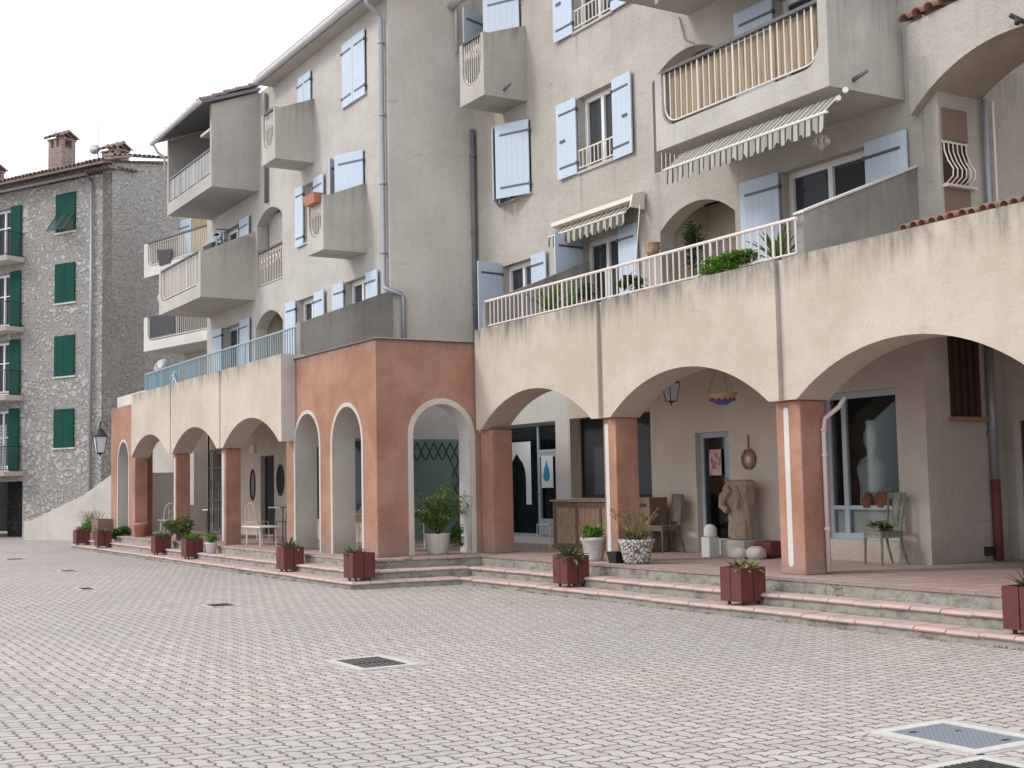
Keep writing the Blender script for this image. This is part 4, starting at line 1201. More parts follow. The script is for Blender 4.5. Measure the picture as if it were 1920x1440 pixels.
def chimney(s0, s1, o0, o1, z0, z1, cap=True):
    mb = MB(); fbox(mb, FH, s0, s1, z0, z1 - .38, o0, o1)
    for a in (s0, (s0 + s1) / 2 - .08, s1 - .16):
        for b in (o0, o1 - .16): fbox(mb, FH, a, a + .16, z1 - .38, z1 - .08, b, b + .16)
    fbox(mb, FH, s0 - .04, s1 + .04, z1 - .08, z1 - .03, o0 - .04, o1 + .04)
    ch = mb.build('chimney', M['brick'], S_)
    mb = MB()
    om = (o0 + o1) / 2
    for i in range(5):
        pass
    tile_row(ch, FH.p(s0 - .1, z1 - .02, o1 + .12), FH.p(s1 + .1, z1 - .02, o1 + .12), max(4, int((s1 - s0) / .2)), (o1 - o0) / 2 + .25, 'tile_dark', r=.11, back=-FH.n + Vector((0, 0, .55)), name='cap_tiles')
    tile_row(ch, FH.p(s0 - .1, z1 - .02, o0 - .12), FH.p(s1 + .1, z1 - .02, o0 - .12), max(4, int((s1 - s0) / .2)), (o1 - o0) / 2 + .25, 'tile_dark', r=.11, back=FH.n + Vector((0, 0, .55)), name='cap_tiles')
    return ch
chimney(-.93, -.15, -1.85, -1.2, 13.2, 15.35)
chimney(2.1, 2.95, -1.75, -1.2, 13.2, 14.42)
chimney(-5.25, -4.5, -1.9, -1.2, 13.2, 14.75)
mb = MB(); mb.tube([FH.p(1.9, 13.4, -1.2), FH.p(1.88, 15.5, -1.2)], .02, 6)
tag(mb.build('antenna_mast', M['zinc'], base=FH.p(1.9, 13.4, -1.2)), 'thin antenna mast rising from the stone house roof', 'antenna')
def dish(loc, r, az, el, label, pole=None):
    mb = MB(); prof = []
    for k in range(8):
        t = k / 7 * .75; prof.append((r * math.sin(t) / math.sin(.75), r * .9 * (1 - math.cos(t))))
    mb.lathe((0, 0, 0), prof, 20); mb.lathe((0, 0, -.012), prof, 20)
    mb.tube([(0, -r, .2 * r), (0, -.1, r * 1.0)], .012, 6); mb.tube([(0, -.13, r * .98), (0, -.05, r * 1.08)], .03, 8)
    mt = Matrix.Translation(Vector(loc)) @ Euler((R(90 - el), 0, az), 'XYZ').to_matrix().to_4x4()
    mb.xform(mt)
    o = thing('satellite_dish', loc, label, 'satellite dish')
    mb.build('reflector', M['dish'], o, smooth=True)
    if pole:
        p = MB(); p.tube([loc, pole, Vector(pole) + Vector((0, 0, -.3))], .02, 6); p.build('mounting_arm', M['zinc'], o)
dish(FH.p(1.78, 14.5, -1.15), .2, R(60), 10, 'satellite dish beside the mast on the stone house roof', FH.p(1.9, 14.3, -1.2))
dish((-37.2, 10.4, 7.25), .22, R(70), 15, 'satellite dish bolted beside the grey-lined long balcony', (-36.9, 10.5, 7.15))
dish((-37.3, 10.35, 5.25), .25, R(35), 25, 'satellite dish standing behind the blue terrace railing', (-37.3, 10.6, 5.0))

# stair wall against the stone house
W_ = MB()
FRm = Fr(tuple(FH.p(0, 0, .9))[:2], FH.d, FH.n)
slab(W_, FRm, [(.55, 0), (9, 0), (9, 4.0), (5.0, 2.19), (3.53, 1.46), (2.14, 1.02), (1.1, .76), (.95, .68), (.55, .67)], [], 0, .25)
slab(W_, FRm, [(1.2, 0), (9, 0), (9, 4.15), (5.0, 2.33), (3.4, 1.55), (2.0, 1.12), (1.5, .95), (1.2, .70)], [], -.251, .64)
tag(W_.build('stair_wall', M['concrete'], base=FRm.p(.55, 0)), 'sloping beige stair wall rising in front of the stone house', 'wall')

# ================================================================== FAR WING with pale balconies
V_ = thing('apartment_wing', (-45, 14, 0), 'far wing with pale balconies showing between the stone house and the apartment block', 'building')
FV = Fr((-45.0, 11.83), (.978, .21), (.21, -.978))
mb = MB(); fbox(mb, FV, -.3, 9, 0, 12.3, -1.9, -1.55); mb.build('wall', M['beige'], V_)
for z0, zt, se in ((6.52, 7.71, 4.9), (9.13, 10.32, 4.9)):
    mb = MB()
    qd = .3; s0, s1, zb = .28, se - .15, z0 + .34
    pts = [(0, z0), (se, z0), (se, zt), (s1, zt)]
    for k in range(7): t = PI / 2 * k / 6; pts.append((s1 - qd + qd * math.cos(t), zb + qd - qd * math.sin(t)))
    for k in range(7): t = PI / 2 * k / 6; pts.append((s0 + qd - qd * math.sin(t), zb + qd - qd * math.cos(t)))
    pts += [(s0, zt), (0, zt)]
    slab(mb, FV, pts, [], 0, .13)
    fbox(mb, FV, 0, se, z0, z0 + .18, -1.5, -.131)
    mb.hexa([FV.p(0, z0 + .18, -.131), FV.p(.13, z0 + .18, -.131), FV.p(.13, z0 + .18, -1.5), FV.p(0, z0 + .18, -1.5), FV.p(0, zt, -.131), FV.p(.13, zt, -.131), FV.p(.13, zt + .7, -1.5), FV.p(0, zt + .7, -1.5)])
    bo = mb.build('balcony', M['white_band'], V_, label='lower pale balcony hung with a dark cloth' if z0 < 8 else 'upper pale balcony with plain bars')
    railing(bo, FV, s0 + .04, s1, zb + .06, zt - .02, -.05, 'rail_cream', .13, .013, True, 'rail_dark')
    if z0 < 8:
        mb = MB(); fbox(mb, FV, .4, 2.2, zb + .12, zt - .03, -.03, -.01); mb.build('dark_cloth', M['screen'], bo)
        mb = MB(); fbox(mb, FV, 2.2, s1, zb + .1, zt - .03, -.16, -.14); mb.build('leafy_print_screen', plain('mottled_dark_screen', (.07, .07, .065), .9, .8, 9), bo)
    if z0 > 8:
        mb = MB(); fbox(mb, FV, .35, 2.3, zb + .1, zt - .05, -.125, -.118); mb.build('shade_sheet', M['far_shade'], bo)  # added sheet, its grey stands for the shaded side wall behind the bars
    window(V_, Fr(tuple(FV.p(0, 0, -1.55))[:2], FV.d, FV.n), -.18, .74, z0 + .2, z0 + 2.25, 1, inset=-.02, door=True, shut=[(-.18, .9, z0 + .2, z0 + 2.2, 1, 3)])
mb = MB()
for i in range(5): fbox(mb, FV, .80 + i * .27, 1.06 + i * .27, 9.3, 11.75, -1.45, -1.42)
mb.build('board_screen', M['cane'], V_)
mb = MB()
for i in range(2):
    for k in range(5): mb.tube([FV.p(1.3 + i * .0, 10.3, .02), FV.p(1.3, 10.3, .02)], .01)
mb = MB(); 
mb.hexa([FV.p(1.2, 9.40, .04), FV.p(1.95, 9.40, .04), FV.p(1.95, 9.40, .02), FV.p(1.2, 9.40, .02), FV.p(1.0, 9.98, .04), FV.p(2.1, 9.85, .04), FV.p(2.1, 9.85, .02), FV.p(1.0, 9.98, .02)])
tag(mb.build('drying_cloth', M['screen'], base=FV.p(1.7, 10, .03)), 'dark cloth drying on the upper pale balcony bars', 'cloth')

# ================================================================== COVERS IN THE PAVING
def cover(x0, x1, y0, y1, kind, label, fr=.06, group=None, name='manhole_cover', cat='manhole cover'):
    t = thing(name, ((x0 + x1) / 2, (y0 + y1) / 2, 0), label, cat, group)
    mb = MB(); z = .012
    mb.box(x0 - fr, x1 + fr, y0 - fr, y0, .001, z); mb.box(x0 - fr, x1 + fr, y1, y1 + fr, .001, z); mb.box(x0 - fr, x0, y0, y1, .001, z); mb.box(x1, x1 + fr, y0, y1, .001, z)
    mb.build('frame', M['pot_white'], t)
    if fr > .05:
        q = MB(); a_ = fr + .02
        pts = []
        for k in range(28):
            u = k / 28 * 4; s_ = int(u); v = u - s_
            X0, X1, Y0, Y1 = x0 - a_ - .03, x1 + a_ + .01, y0 - a_, y1 + a_ + .07
            px, py = ((X0 + (X1 - X0) * v, Y0), (X1, Y0 + (Y1 - Y0) * v), (X1 - (X1 - X0) * v, Y1), (X0, Y1 - (Y1 - Y0) * v))[s_]
            pts.append((px + rnd.uniform(-.02, .02), py + rnd.uniform(-.02, .02)))
        prism(q, pts, -.02, .0045); q.build('concrete_apron', M['apron'], t)
    if kind == 'plate':
        mb = MB(); mb.box(x0 + .004, x1 - .004, y0 + .004, y1 - .004, .001, .008); mb.build('lid', M['plate'], t)
        mb = MB()
        for (a, b) in ((x0 + .07, y0 + .12), (x1 - .1, y1 - .13)):
            mb.box(a, a + .035, b - .03, b + .03, .0082, .0095)
        mb.build('lifting_slot', M['iron'], t)
    else:
        mb = MB(); mb.box(x0, x1, y0, y1, .001, .003); mb.build('pit', M['iron'], t)
        mb = MB(); n = max(4, int((y1 - y0) / .045))
        for i in range(n): 
            yy = y0 + (y1 - y0) * (i + .25) / n; mb.box(x0 + .003, x1 - .003, yy, yy + (y1 - y0) / n * .45, .004, .011)
        mb.box((x0 + x1) / 2 - .012, (x0 + x1) / 2 + .012, y0, y1, .004, .0105)
        mb.build('grate', M['iron'], t)
    return t
cover(-5.86, -5.20, 6.20, 6.70, 'plate', 'ribbed steel cover in a white frame at the bottom right', fr=.085)
cover(-5.0, -4.3, 5.45, 6.02, 'grate', 'second cover cut off by the bottom right corner', name='drain_grate', cat='drain grate')
cover(-11.26, -10.60, 4.74, 5.18, 'grate', 'open drain grate in the middle of the paving', name='drain_grate', cat='drain grate', fr=.07)
for (x, y, w_, h_, lab) in ((-17.75, 5.75, .45, .34, 'small drain grate left of the open drain, nearest the ochre corner'), (-22.45, 4.95, .5, .2, 'small drain grate second from the left foreground'), (-28.0, 5.8, .4, .3, 'small drain grate in front of the cream arches'), (-34.2, 5.8, .5, .4, 'farthest drain grate near the stone house')):
    cover(x - w_ / 2, x + w_ / 2, y - h_ / 2, y + h_ / 2, 'grate', lab, name='drain_grate', cat='drain grate', group='small drain grates in the paving', fr=.03)

# ================================================================== PLANTS
def blade(mb, base, az, el, L, w, droop, seg=5, tw=0, fold=.25):
    """one leaf: tapered curved strip, folded along its middle"""
    p = Vector(base); e = el; i0 = len(mb.v)
    side = Vector((-math.sin(az), math.cos(az), 0))
    for k in range(seg + 1):
        f = k / seg
        ww = w * (math.sin(PI * min(1, .18 + f * .82)) ** .7) * (1 if f < 1 else .0)
        d = Vector((math.cos(az) * math.cos(e), math.sin(az) * math.cos(e), math.sin(e)))
        up = side.cross(d)
        mb.v += [p - side * ww / 2 - up * ww * fold, p, p + side * ww / 2 - up * ww * fold]
        p = p + d * (L / seg); e -= droop / seg
    for k in range(seg):
        a = i0 + 3 * k
        mb.f.append((a, a + 1, a + 4, a + 3)); mb.mi.append(mb.m)
        mb.f.append((a + 1, a + 2, a + 5, a + 4)); mb.mi.append(mb.m)
def rosette(mb, c, n, L, w, el=(.2, 1.3), droop=.9, rr=.02):
    for i in range(n):
        az = i * 2.4 + rnd.uniform(-.3, .3); f = i / n
        blade(mb, Vector(c) + Vector((math.cos(az) * rr, math.sin(az) * rr, 0)), az, el[0] + (el[1] - el[0]) * f, L * rnd.uniform(.75, 1.1), w * rnd.uniform(.8, 1.1), droop * rnd.uniform(.6, 1.2))
def bush(mb, c, rx, ry, rz, n, s, mats=1, flat=.5):
    c = Vector(c); lumps = [(Vector((rnd.uniform(-.6, .6) * rx, rnd.uniform(-.6, .6) * ry, rnd.uniform(-.4, .6) * rz)), rnd.uniform(.3, .55)) for _ in range(9)]
    for i in range(n):
        l, r = lumps[i % 9]
        d = Vector((rnd.gauss(0, 1), rnd.gauss(0, 1), rnd.gauss(0, 1))).normalized() * (rnd.random() ** .4)
        p = c + l + Vector((d.x * rx * r, d.y * ry * r, d.z * rz * r))
        if p.z < c.z - rz: continue
        mb.m = rnd.randrange(mats)
        a = rnd.uniform(0, 2 * PI)
        blade(mb, p, a, rnd.uniform(-.3, 1.0), s * rnd.uniform(.7, 1.3), s * .45, rnd.uniform(.2, 1.0), 2)
    mb.m = 0
def stems(mb, c, n, L, spread, r=.006, mat=1):
    for i in range(n):
        a = rnd.uniform(0, 2 * PI); s = spread * rnd.uniform(.2, 1)
        c0 = Vector(c) + Vector((math.cos(a) * .03, math.sin(a) * .03, 0)); h = L * rnd.uniform(.6, 1)
        c2 = c0 + Vector((math.cos(a) * s, math.sin(a) * s, h)); mm = (c0 + c2) / 2 + Vector((0, 0, h * .12))
        mb.m = mat; mb.tube([c0, mm, c2], r, 5, False, r2=r * .5); mb.m = 0
        yield c0, mm, c2
def plant(name, loc, label, cat, parts, group=None):
    t = thing(name, loc, label, cat, group)
    for (nm, mb, mats) in parts: mb.build(nm, mats, t)
    return t

# ------------------------------------------------------------------ planters on the lowest step
def make_planter(loc, label):
    t = thing('planter_box', loc, label, 'planter', 'red-brown wooden planter boxes along the steps')
    x, y, z = loc; w_, h = .385, .40; zf = z + .05
    mb = MB(); mb.box(x - w_ / 2 + .02, x + w_ / 2 - .02, y - w_ / 2 + .02, y + w_ / 2 - .02, zf + .01, zf + h - .05); mb.build('inner_box', M['planter_dark'], t)
    for ax in range(2):
        for sg in (-1, 1):
            mb = MB()
            for k in range(2):
                a0 = -w_ / 2 + k * (w_ / 2 + .004) + (0 if k else .0); a1 = a0 + w_ / 2 - .008
                b0, b1 = sorted((sg * (w_ / 2 - .018), sg * w_ / 2))
                if ax == 0: mb.box(x + a0, x + a1, y + b0, y + b1, zf, zf + h)
                else: mb.box(x + b0, x + b1, y + a0 + (.019 if k == 0 else 0), y + a1 - (.019 if k else 0), zf, zf + h)
            mb.build('side_board', M['planter'], t, bevel=.003)
    for sx in (-1, 1):
        for sy in (-1, 1):
            mb = MB(); mb.box(x + sx * .12 - .015, x + sx * .12 + .015, y + sy * .12 - .015, y + sy * .12 + .015, z, zf + .012); mb.build('foot', M['iron'], t)
    mb = MB(); mb.box(x - w_ / 2 + .02, x + w_ / 2 - .02, y - w_ / 2 + .02, y + w_ / 2 - .02, zf + h - .049, zf + h - .03); mb.build('soil', M['soil'], t)
    return t
PL = [(-11.98, 10.32, 'planter box in front of the rightmost striped pillar'), (-15.77, 10.34, 'planter box holding large dark purple leaves, before the white flower pots'),
      (-7.93, 10.34, 'planter box cut off by the right edge'), (-19.22, 8.52, 'planter box at the corner of the steps by the ochre block'),
      (-22.3, 8.52, 'planter box before the two narrow ochre arches'), (-28.3, 8.52, 'planter box left of the white bucket plant'),
      (-30.8, 8.52, 'planter box between the two leftmost cream pillars'), (-36.2, 8.42, 'planter box under the far ochre arch'), (-38.8, 8.42, 'leftmost planter box, in front of the green trough')]
p0 = make_planter((PL[0][0], PL[0][1], .12), PL[0][2])
for x, y, lab in PL[1:]:
    c = copy_tree(p0); c.location = (x, y, .12); c['label'] = lab
ZP = .12 + .05 + .35
def pplant(i, kind, label):
    x, y, _ = PL[i]; c = (x, y, ZP); mb = MB(); mats = [M['leaf_purple'], M['leaf'], M['leaf_bright'], M['leaf_dry']]
    if kind == 'mixed':
        mb.m = 0; rosette(mb, (x - .08, y, ZP), 10, .22, .045, (.3, 1.2), .6); mb.m = 2; rosette(mb, (x + .08, y + .05, ZP), 12, .20, .05); mb.m = 3; rosette(mb, (x + .12, y - .08, ZP), 12, .18, .045); mb.m = 1; rosette(mb, (x - .04, y + .1, ZP), 10, .18, .04); mb.m = 2; bush(mb, (x, y, ZP + .04), .14, .14, .06, 40, .05, 1)
    elif kind == 'big':
        mb.m = 0
        for q in range(3):
            rosette(mb, (x + (q - 1) * .1, y + rnd.uniform(-.06, .06), ZP), 9, .30, .075, (.35, 1.25), .9)
        mb.m = 1; rosette(mb, (x + .12, y - .1, ZP - .02), 8, .22, .07, (.1, .8), .9)
    elif kind == 'aloe':
        for q in range(4):
            mb.m = (0, 1, 1, 3)[q]; rosette(mb, (x + rnd.uniform(-.13, .13), y + rnd.uniform(-.13, .13), ZP), 11, .21, .045, (.1, 1.2), .6)
    elif kind == 'green':
        mb.m = 2; rosette(mb, (x - .1, y, ZP), 14, .24, .06); mb.m = 1; rosette(mb, (x + .1, y, ZP), 14, .22, .055); mb.m = 0; rosette(mb, (x, y + .1, ZP), 10, .24, .04)
    elif kind == 'tall':
        mb.m = 0; rosette(mb, (x - .03, y, ZP), 16, .28, .04, (.5, 1.45), .5); rosette(mb, (x + .08, y - .06, ZP), 9, .2, .035, (.4, 1.3), .5); mb.m = 2; rosette(mb, (x + .1, y + .05, ZP), 10, .18, .05)
    plant('planter_plant', c, label, 'plant', [('foliage', mb, mats)], 'plants in the wooden planter boxes')
for i, k, lab in ((0, 'mixed', 'low mixed succulents in the planter before the striped pillar'), (1, 'big', 'large dark purple-green leaves in the planter before the flower pots'), (2, 'tall', 'spiky dark plant in the planter at the right edge'), (3, 'aloe', 'low aloe rosettes in the planter at the step corner'), (4, 'tall', 'upright dark shoots in the planter before the narrow arches'), (5, 'green', 'fresh green rosettes in the planter left of the white bucket'), (6, 'green', 'green and dark leaves in the planter between the left pillars'), (7, 'aloe', 'sparse shoots in the planter under the far arch'), (8, 'green', 'bright green leaves in the leftmost planter')): pplant(i, k, lab)

# ------------------------------------------------------------------ pots
def pot(name, loc, prof, mat, label, cat='flower pot', rim=None, n=24, texbump=False):
    t = thing(name, loc, label, cat)
    mb = MB(); mb.lathe(loc, prof, n); mb.build('pot_body', mat, t, smooth=True)
    mb = MB(); r = prof[-1][0]; mb.lathe((loc[0], loc[1], loc[2] + prof[-1][1] - .03), [(r * .97, 0), (r * .97, .012)], n); mb.build('soil', M['soil'], t)
    return t
pot('flower_pot', (-16.50, 11.25, DK), [(.13, 0), (.145, .04), (.19, .30), (.205, .31), (.21, .36), (.19, .36), (.18, .34)], M['pot_white'], 'tall white cone-shaped pot beside the middle striped pillar')
mb = MB(); rosette(mb, (-16.5, 11.25, DK + .35), 26, .26, .06, (.3, 1.4), .7); rosette(mb, (-16.45, 11.2, DK + .35), 16, .2, .05, (.5, 1.4), .5); bush(mb, (-16.50, 11.25, DK + .42), .20, .20, .10, 160, .09, 2); plant('pot_plant', (-16.5, 11.25, DK + .36), 'bright green bushy plant in the tall white pot', 'plant', [('foliage', mb, [M['leaf_bright'], M['leaf']])])
def mosaic():
    t = NT('white_stone_mosaic'); p = t.pos()
    d = t.n('TexVoronoi', {'Vector': p, 'Scale': 17.0}, feature='DISTANCE_TO_EDGE').outputs[0]
    return t.fin(t.mix(t.ramp(d, .03, .1), (.10, .09, .085, 1), (.56, .54, .52, 1)), .8, t.ramp(d, 0, .15), .8, .02)
M['mosaic'] = mosaic()
pot('flower_pot', (-15.35, 11.22, DK), [(.16, 0), (.20, .06), (.255, .30), (.27, .32), (.27, .36), (.25, .36), (.24, .34)], M['mosaic'], 'round pot covered in white stone chips, right of the middle striped pillar')
mb = MB()
for a, m_, b in stems(mb, (-15.35, 11.22, DK + .34), 26, .5, .42, .007, 1):
    for k in range(5): blade(mb, m_.lerp(b, rnd.random()), rnd.uniform(0, 2 * PI), rnd.uniform(0, 1.2), .09, .018, .5, 2)
mb.m = 2; bush(mb, (-15.35, 11.22, DK + .38), .26, .26, .12, 300, .06, 1)
for q in range(len(mb.mi)):
    if mb.mi[q] == 0 and rnd.random() < .4: mb.mi[q] = 2
plant('pot_plant', (-15.35, 11.22, DK + .36), 'spreading twiggy yellow-green plant in the stone chip pot', 'plant', [('foliage', mb, [M['leaf_olive'], M['leaf_dry'], M['leaf_dark']])])
mb = MB(); mb.hexa([(-15.83, 11.06, DK), (-15.65, 11.06, DK), (-15.65, 11.2, DK), (-15.83, 11.2, DK), (-15.86, 11.03, DK + .17), (-15.62, 11.03, DK + .17), (-15.62, 11.23, DK + .17), (-15.86, 11.23, DK + .17)])
tag(mb.build('plastic_pot', M['pot_black'], base=(-15.74, 11.13, DK)), 'small black square pot at the foot of the middle striped pillar', 'flower pot')
# big tub with oleander in the side arch
pot('flower_tub', (-20.25, 10.48, DK), [(.17, 0), (.19, .03), (.245, .34), (.255, .36), (.23, .36), (.22, .33)], M['pot_white'], 'large pale tub standing in the wide ochre side arch')
mb = MB()
for i in range(50):
    az = rnd.uniform(0, 2 * PI); s_ = rnd.uniform(.1, .78); h_ = rnd.uniform(.25, 1.0) * (1 - .3 * s_)
    c0 = Vector((-20.25, 10.50, DK + .33)); b = c0 + Vector((math.cos(az) * s_ * .55, math.sin(az) * s_, h_)); m_ = c0.lerp(b, .5) + Vector((0, 0, .10))
    mb.m = 1; mb.tube([c0, m_, b], .006, 5, False, r2=.003); mb.m = 0
    for k in range(15):
        f = rnd.uniform(.12, 1) ** .8; p_ = c0.lerp(m_, f * 2) if f < .5 else m_.lerp(b, f * 2 - 1)
        blade(mb, p_, rnd.uniform(0, 2 * PI), rnd.uniform(-.3, 1.1), rnd.uniform(.13, .22), .03, .7, 3)
for q in range(len(mb.mi)):
    if mb.mi[q] == 0: mb.mi[q] = (0, 0, 2)[(q // 6) % 3]
plant('oleander', (-20.25, 10.48, DK + .33), 'tall oleander with long narrow leaves in the pale tub', 'shrub', [('foliage', mb, [M['leaf_bright'], M['stem'], M['leaf_olive']])])
mb = MB(); bush(mb, (-19.98, 10.78, DK + .26), .15, .17, .26, 900, .05, 2)
plant('bushy_plant', (-19.98, 10.78, DK), 'dense dark green bushy plant hanging beside the pale tub', 'plant', [('foliage', mb, [M['leaf'], M['leaf_dark']])])
# left arcade pots
pot('flower_pot', (-34.95, 9.12, DK), [(.14, 0), (.19, .30), (.22, .31), (.22, .37), (.20, .37)], M['pot_terra'], 'plain terracotta pot beside the leftmost ochre pillar')
pot('bucket', (-27.45, 8.68, .262), [(.10, 0), (.125, .21), (.135, .215), (.135, .23), (.12, .23)], M['bucket'], 'white bucket on the middle step of the left arcade', 'bucket')
mb = MB(); bush(mb, (-27.45, 8.68, .262 + .29), .15, .15, .12, 160, .09, 2); plant('bucket_plant', (-27.45, 8.68, .49), 'leafy green plant growing in the white bucket', 'plant', [('foliage', mb, [M['leaf_bright'], M['leaf']])])
mb = MB(); bush(mb, (-30.9, 9.0, DK + .27), .75, .3, .30, 1500, .10, 3); plant('shrub', (-30.9, 9.0, DK), 'wide olive shrub beside the second left pillar, behind the planters', 'shrub', [('foliage', mb, [M['leaf'], M['leaf_olive'], M['leaf_dark']])])
mb = MB(); bush(mb, (-36.6, 8.95, DK + .05), .42, .28, .32, 900, .09, 2); plant('shrub', (-36.6, 8.95, .3), 'round dark green shrub at the foot of the far ochre arch', 'shrub', [('foliage', mb, [M['leaf'], M['leaf_dark']])])
# far troughs
def trough(loc, sx, sy, h, mat, label):
    t = thing('planter_trough', loc, label, 'planter'); x, y, z = loc
    mb = MB(); n = 4
    for i in range(n):
        mb.box(x - sx / 2, x + sx / 2, y - sy / 2, y - sy / 2 + .03, z + i * h / n + .004, z + (i + 1) * h / n - .004)
        mb.box(x - sx / 2, x + sx / 2, y + sy / 2 - .03, y + sy / 2, z + i * h / n + .004, z + (i + 1) * h / n - .004)
        mb.box(x - sx / 2, x - sx / 2 + .03, y - sy / 2 + .031, y + sy / 2 - .031, z + i * h / n + .004, z + (i + 1) * h / n - .004)
        mb.box(x + sx / 2 - .03, x + sx / 2, y - sy / 2 + .031, y + sy / 2 - .031, z + i * h / n + .004, z + (i + 1) * h / n - .004)
    mb.build('slatted_side', mat, t)
    mb = MB(); mb.box(x - sx / 2 + .031, x + sx / 2 - .031, y - sy / 2 + .031, y + sy / 2 - .031, z + .02, z + h - .05); mb.build('soil', M['soil'], t)
trough((-41.4, 9.3, 0), 3.2, .5, .42, M['wood'], 'long low wooden trough full of greenery before the stair wall')
mb = MB(); bush(mb, (-41.4, 9.3, .55), 1.5, .3, .26, 1500, .12, 2)
for xx in (-42.4, -41.8, -41.2, -40.6):
    for a, m_, b in stems(mb, (xx, 9.3, .5), 16, .62, .3, .008, 2): pass
plant('trough_plants', (-40.9, 9.3, .4), 'mass of green leaves with tall thin flower spikes in the long trough', 'plant', [('foliage', mb, [M['leaf'], M['leaf_bright'], M['leaf_olive']])])
trough((-38.75, 9.0, 0), .8, .45, .86, M['brown_panel'], 'tall brown box standing left of the far ochre wall')

# ------------------------------------------------------------------ furniture
def wood_chair(loc, rz, mat, label, slat=True):
    t = thing('wooden_chair', loc, label, 'chair', rz=rz)
    L_ = lambda mb, nm: mb.build(nm, M[mat], t, local=True)
    w_ = .20
    mb = MB(); mb.hexa([(-w_, -.2, .43), (w_, -.2, .43), (w_ * .85, .2, .43), (-w_ * .85, .2, .43), (-w_, -.2, .46), (w_, -.2, .46), (w_ * .85, .2, .46), (-w_ * .85, .2, .46)]); L_(mb, 'seat')
    mb = MB(); mb.box(-w_ + .02, w_ - .02, -.19, -.165, .37, .429); mb.box(-w_ * .85 + .02, w_ * .85 - .02, .165, .19, .37, .429); mb.box(-w_ + .02, -w_ + .045, -.164, .164, .37, .429); mb.box(w_ - .045, w_ - .02, -.164, .164, .37, .429); L_(mb, 'seat_frame')
    for s in (-1, 1):
        mb = MB(); mb.tube([(s * (w_ - .03), -.17, .429), (s * (w_ - .025), -.175, .2), (s * (w_ - .02), -.18, 0)], [.023, .018, .014], 8); L_(mb, 'leg')
        mb = MB(); mb.tube([(s * (w_ * .85 - .02), .17, .44), (s * (w_ * .85 - .02), .19, .25), (s * (w_ * .85 - .01), .27, 0)], [.022, .019, .015], 8); L_(mb, 'leg')
        mb = MB(); mb.tube([(s * (w_ * .85 - .02), .175, .44), (s * (w_ * .85 - .015), .21, .7), (s * (w_ * .85 - .01), .26, .97)], [.021, .018, .015], 8); L_(mb, 'back_post')
    mb = MB(); mb.box(-w_ * .85, w_ * .85, .235, .265, .90, .98); L_(mb, 'top_rail')
    mb = MB(); mb.box(-w_ * .85 + .03, w_ * .85 - .03, .20, .22, .52, .56); L_(mb, 'lower_rail')
    mb = MB()
    if slat:
        mb.hexa([(-.06, .20, .56), (.06, .20, .56), (.06, .215, .56), (-.06, .215, .56), (-.075, .238, .90), (.075, .238, .90), (.075, .253, .90), (-.075, .253, .90)])
    else:
        mb.hexa([(-.13, .20, .56), (.13, .20, .56), (.13, .225, .56), (-.13, .225, .56), (-.13, .238, .90), (.13, .238, .90), (.13, .263, .90), (-.13, .263, .90)])
    L_(mb, 'back_splat')
    return t
wood_chair((-12.58, 13.36, DK), R(-8), 'wood_green', 'flaking grey-green chair with plants on its seat before the right shop window')
mb = MB(); rosette(mb, (-12.66, 13.33, DK + .465), 18, .17, .012, (.4, 1.3), .6); bush(mb, (-12.58, 13.3, DK + .51), .2, .16, .07, 260, .07, 2)
plant('seat_plant', (-12.58, 13.33, DK + .46), 'low grassy plants laid on the flaking chair seat', 'plant', [('foliage', mb, [M['leaf_olive'], M['leaf_dark']])])
mb = MB(); mb.lathe((-12.55, 13.22, DK + .465), [(.03, 0), (.05, .03), (.03, .06), (0, .065)], 10)
tag(mb.build('pebble', M['rock'], base=(-12.55, 13.22, DK + .465)), 'pale pebble at the front of the flaking chair seat', 'stone')
wood_chair((-17.35, 13.30, DK), R(-6), 'chairwood', 'dark wooden chair with a padded back beside the carved counter', False)
# carved wooden counter
t = thing('wooden_counter', (-19.2, 13.2, DK), 'carved wooden counter under the recessed shop window', 'counter')
mb = MB(); mb.box(-20.35, -18.10, 13.00, 13.45, DK + .02, DK + .86); mb.build('front_panel', M['wood_light'], t)
mb = MB()
for a in (-20.36, -19.62, -18.86, -18.16): mb.box(a, a + .07, 12.975, 12.999, DK, DK + .86)
mb.box(-20.29, -18.16, 12.98, 12.998, DK + .76, DK + .86); mb.box(-20.29, -18.16, 12.98, 12.998, DK, DK + .1)
mb.build('panel_frame', M['wood'], t)
mb = MB(); mb.box(-20.42, -18.04, 12.94, 13.5, DK + .861, DK + .90); mb.build('counter_top', M['wood_light'], t, bevel=.006)
t = thing('wooden_cabinet', (-17.85, 13.2, DK), 'dark wooden cabinet with a top slot between the counter and the chair', 'cabinet')
mb = MB(); mb.box(-18.02, -17.55, 13.12, 13.5, DK, DK + .93); mb.build('cabinet_body', M['wood'], t, bevel=.01)
mb = MB(); mb.box(-17.92, -17.65, 13.105, 13.119, DK + .78, DK + .82); mb.build('slot', M['iron'], t)
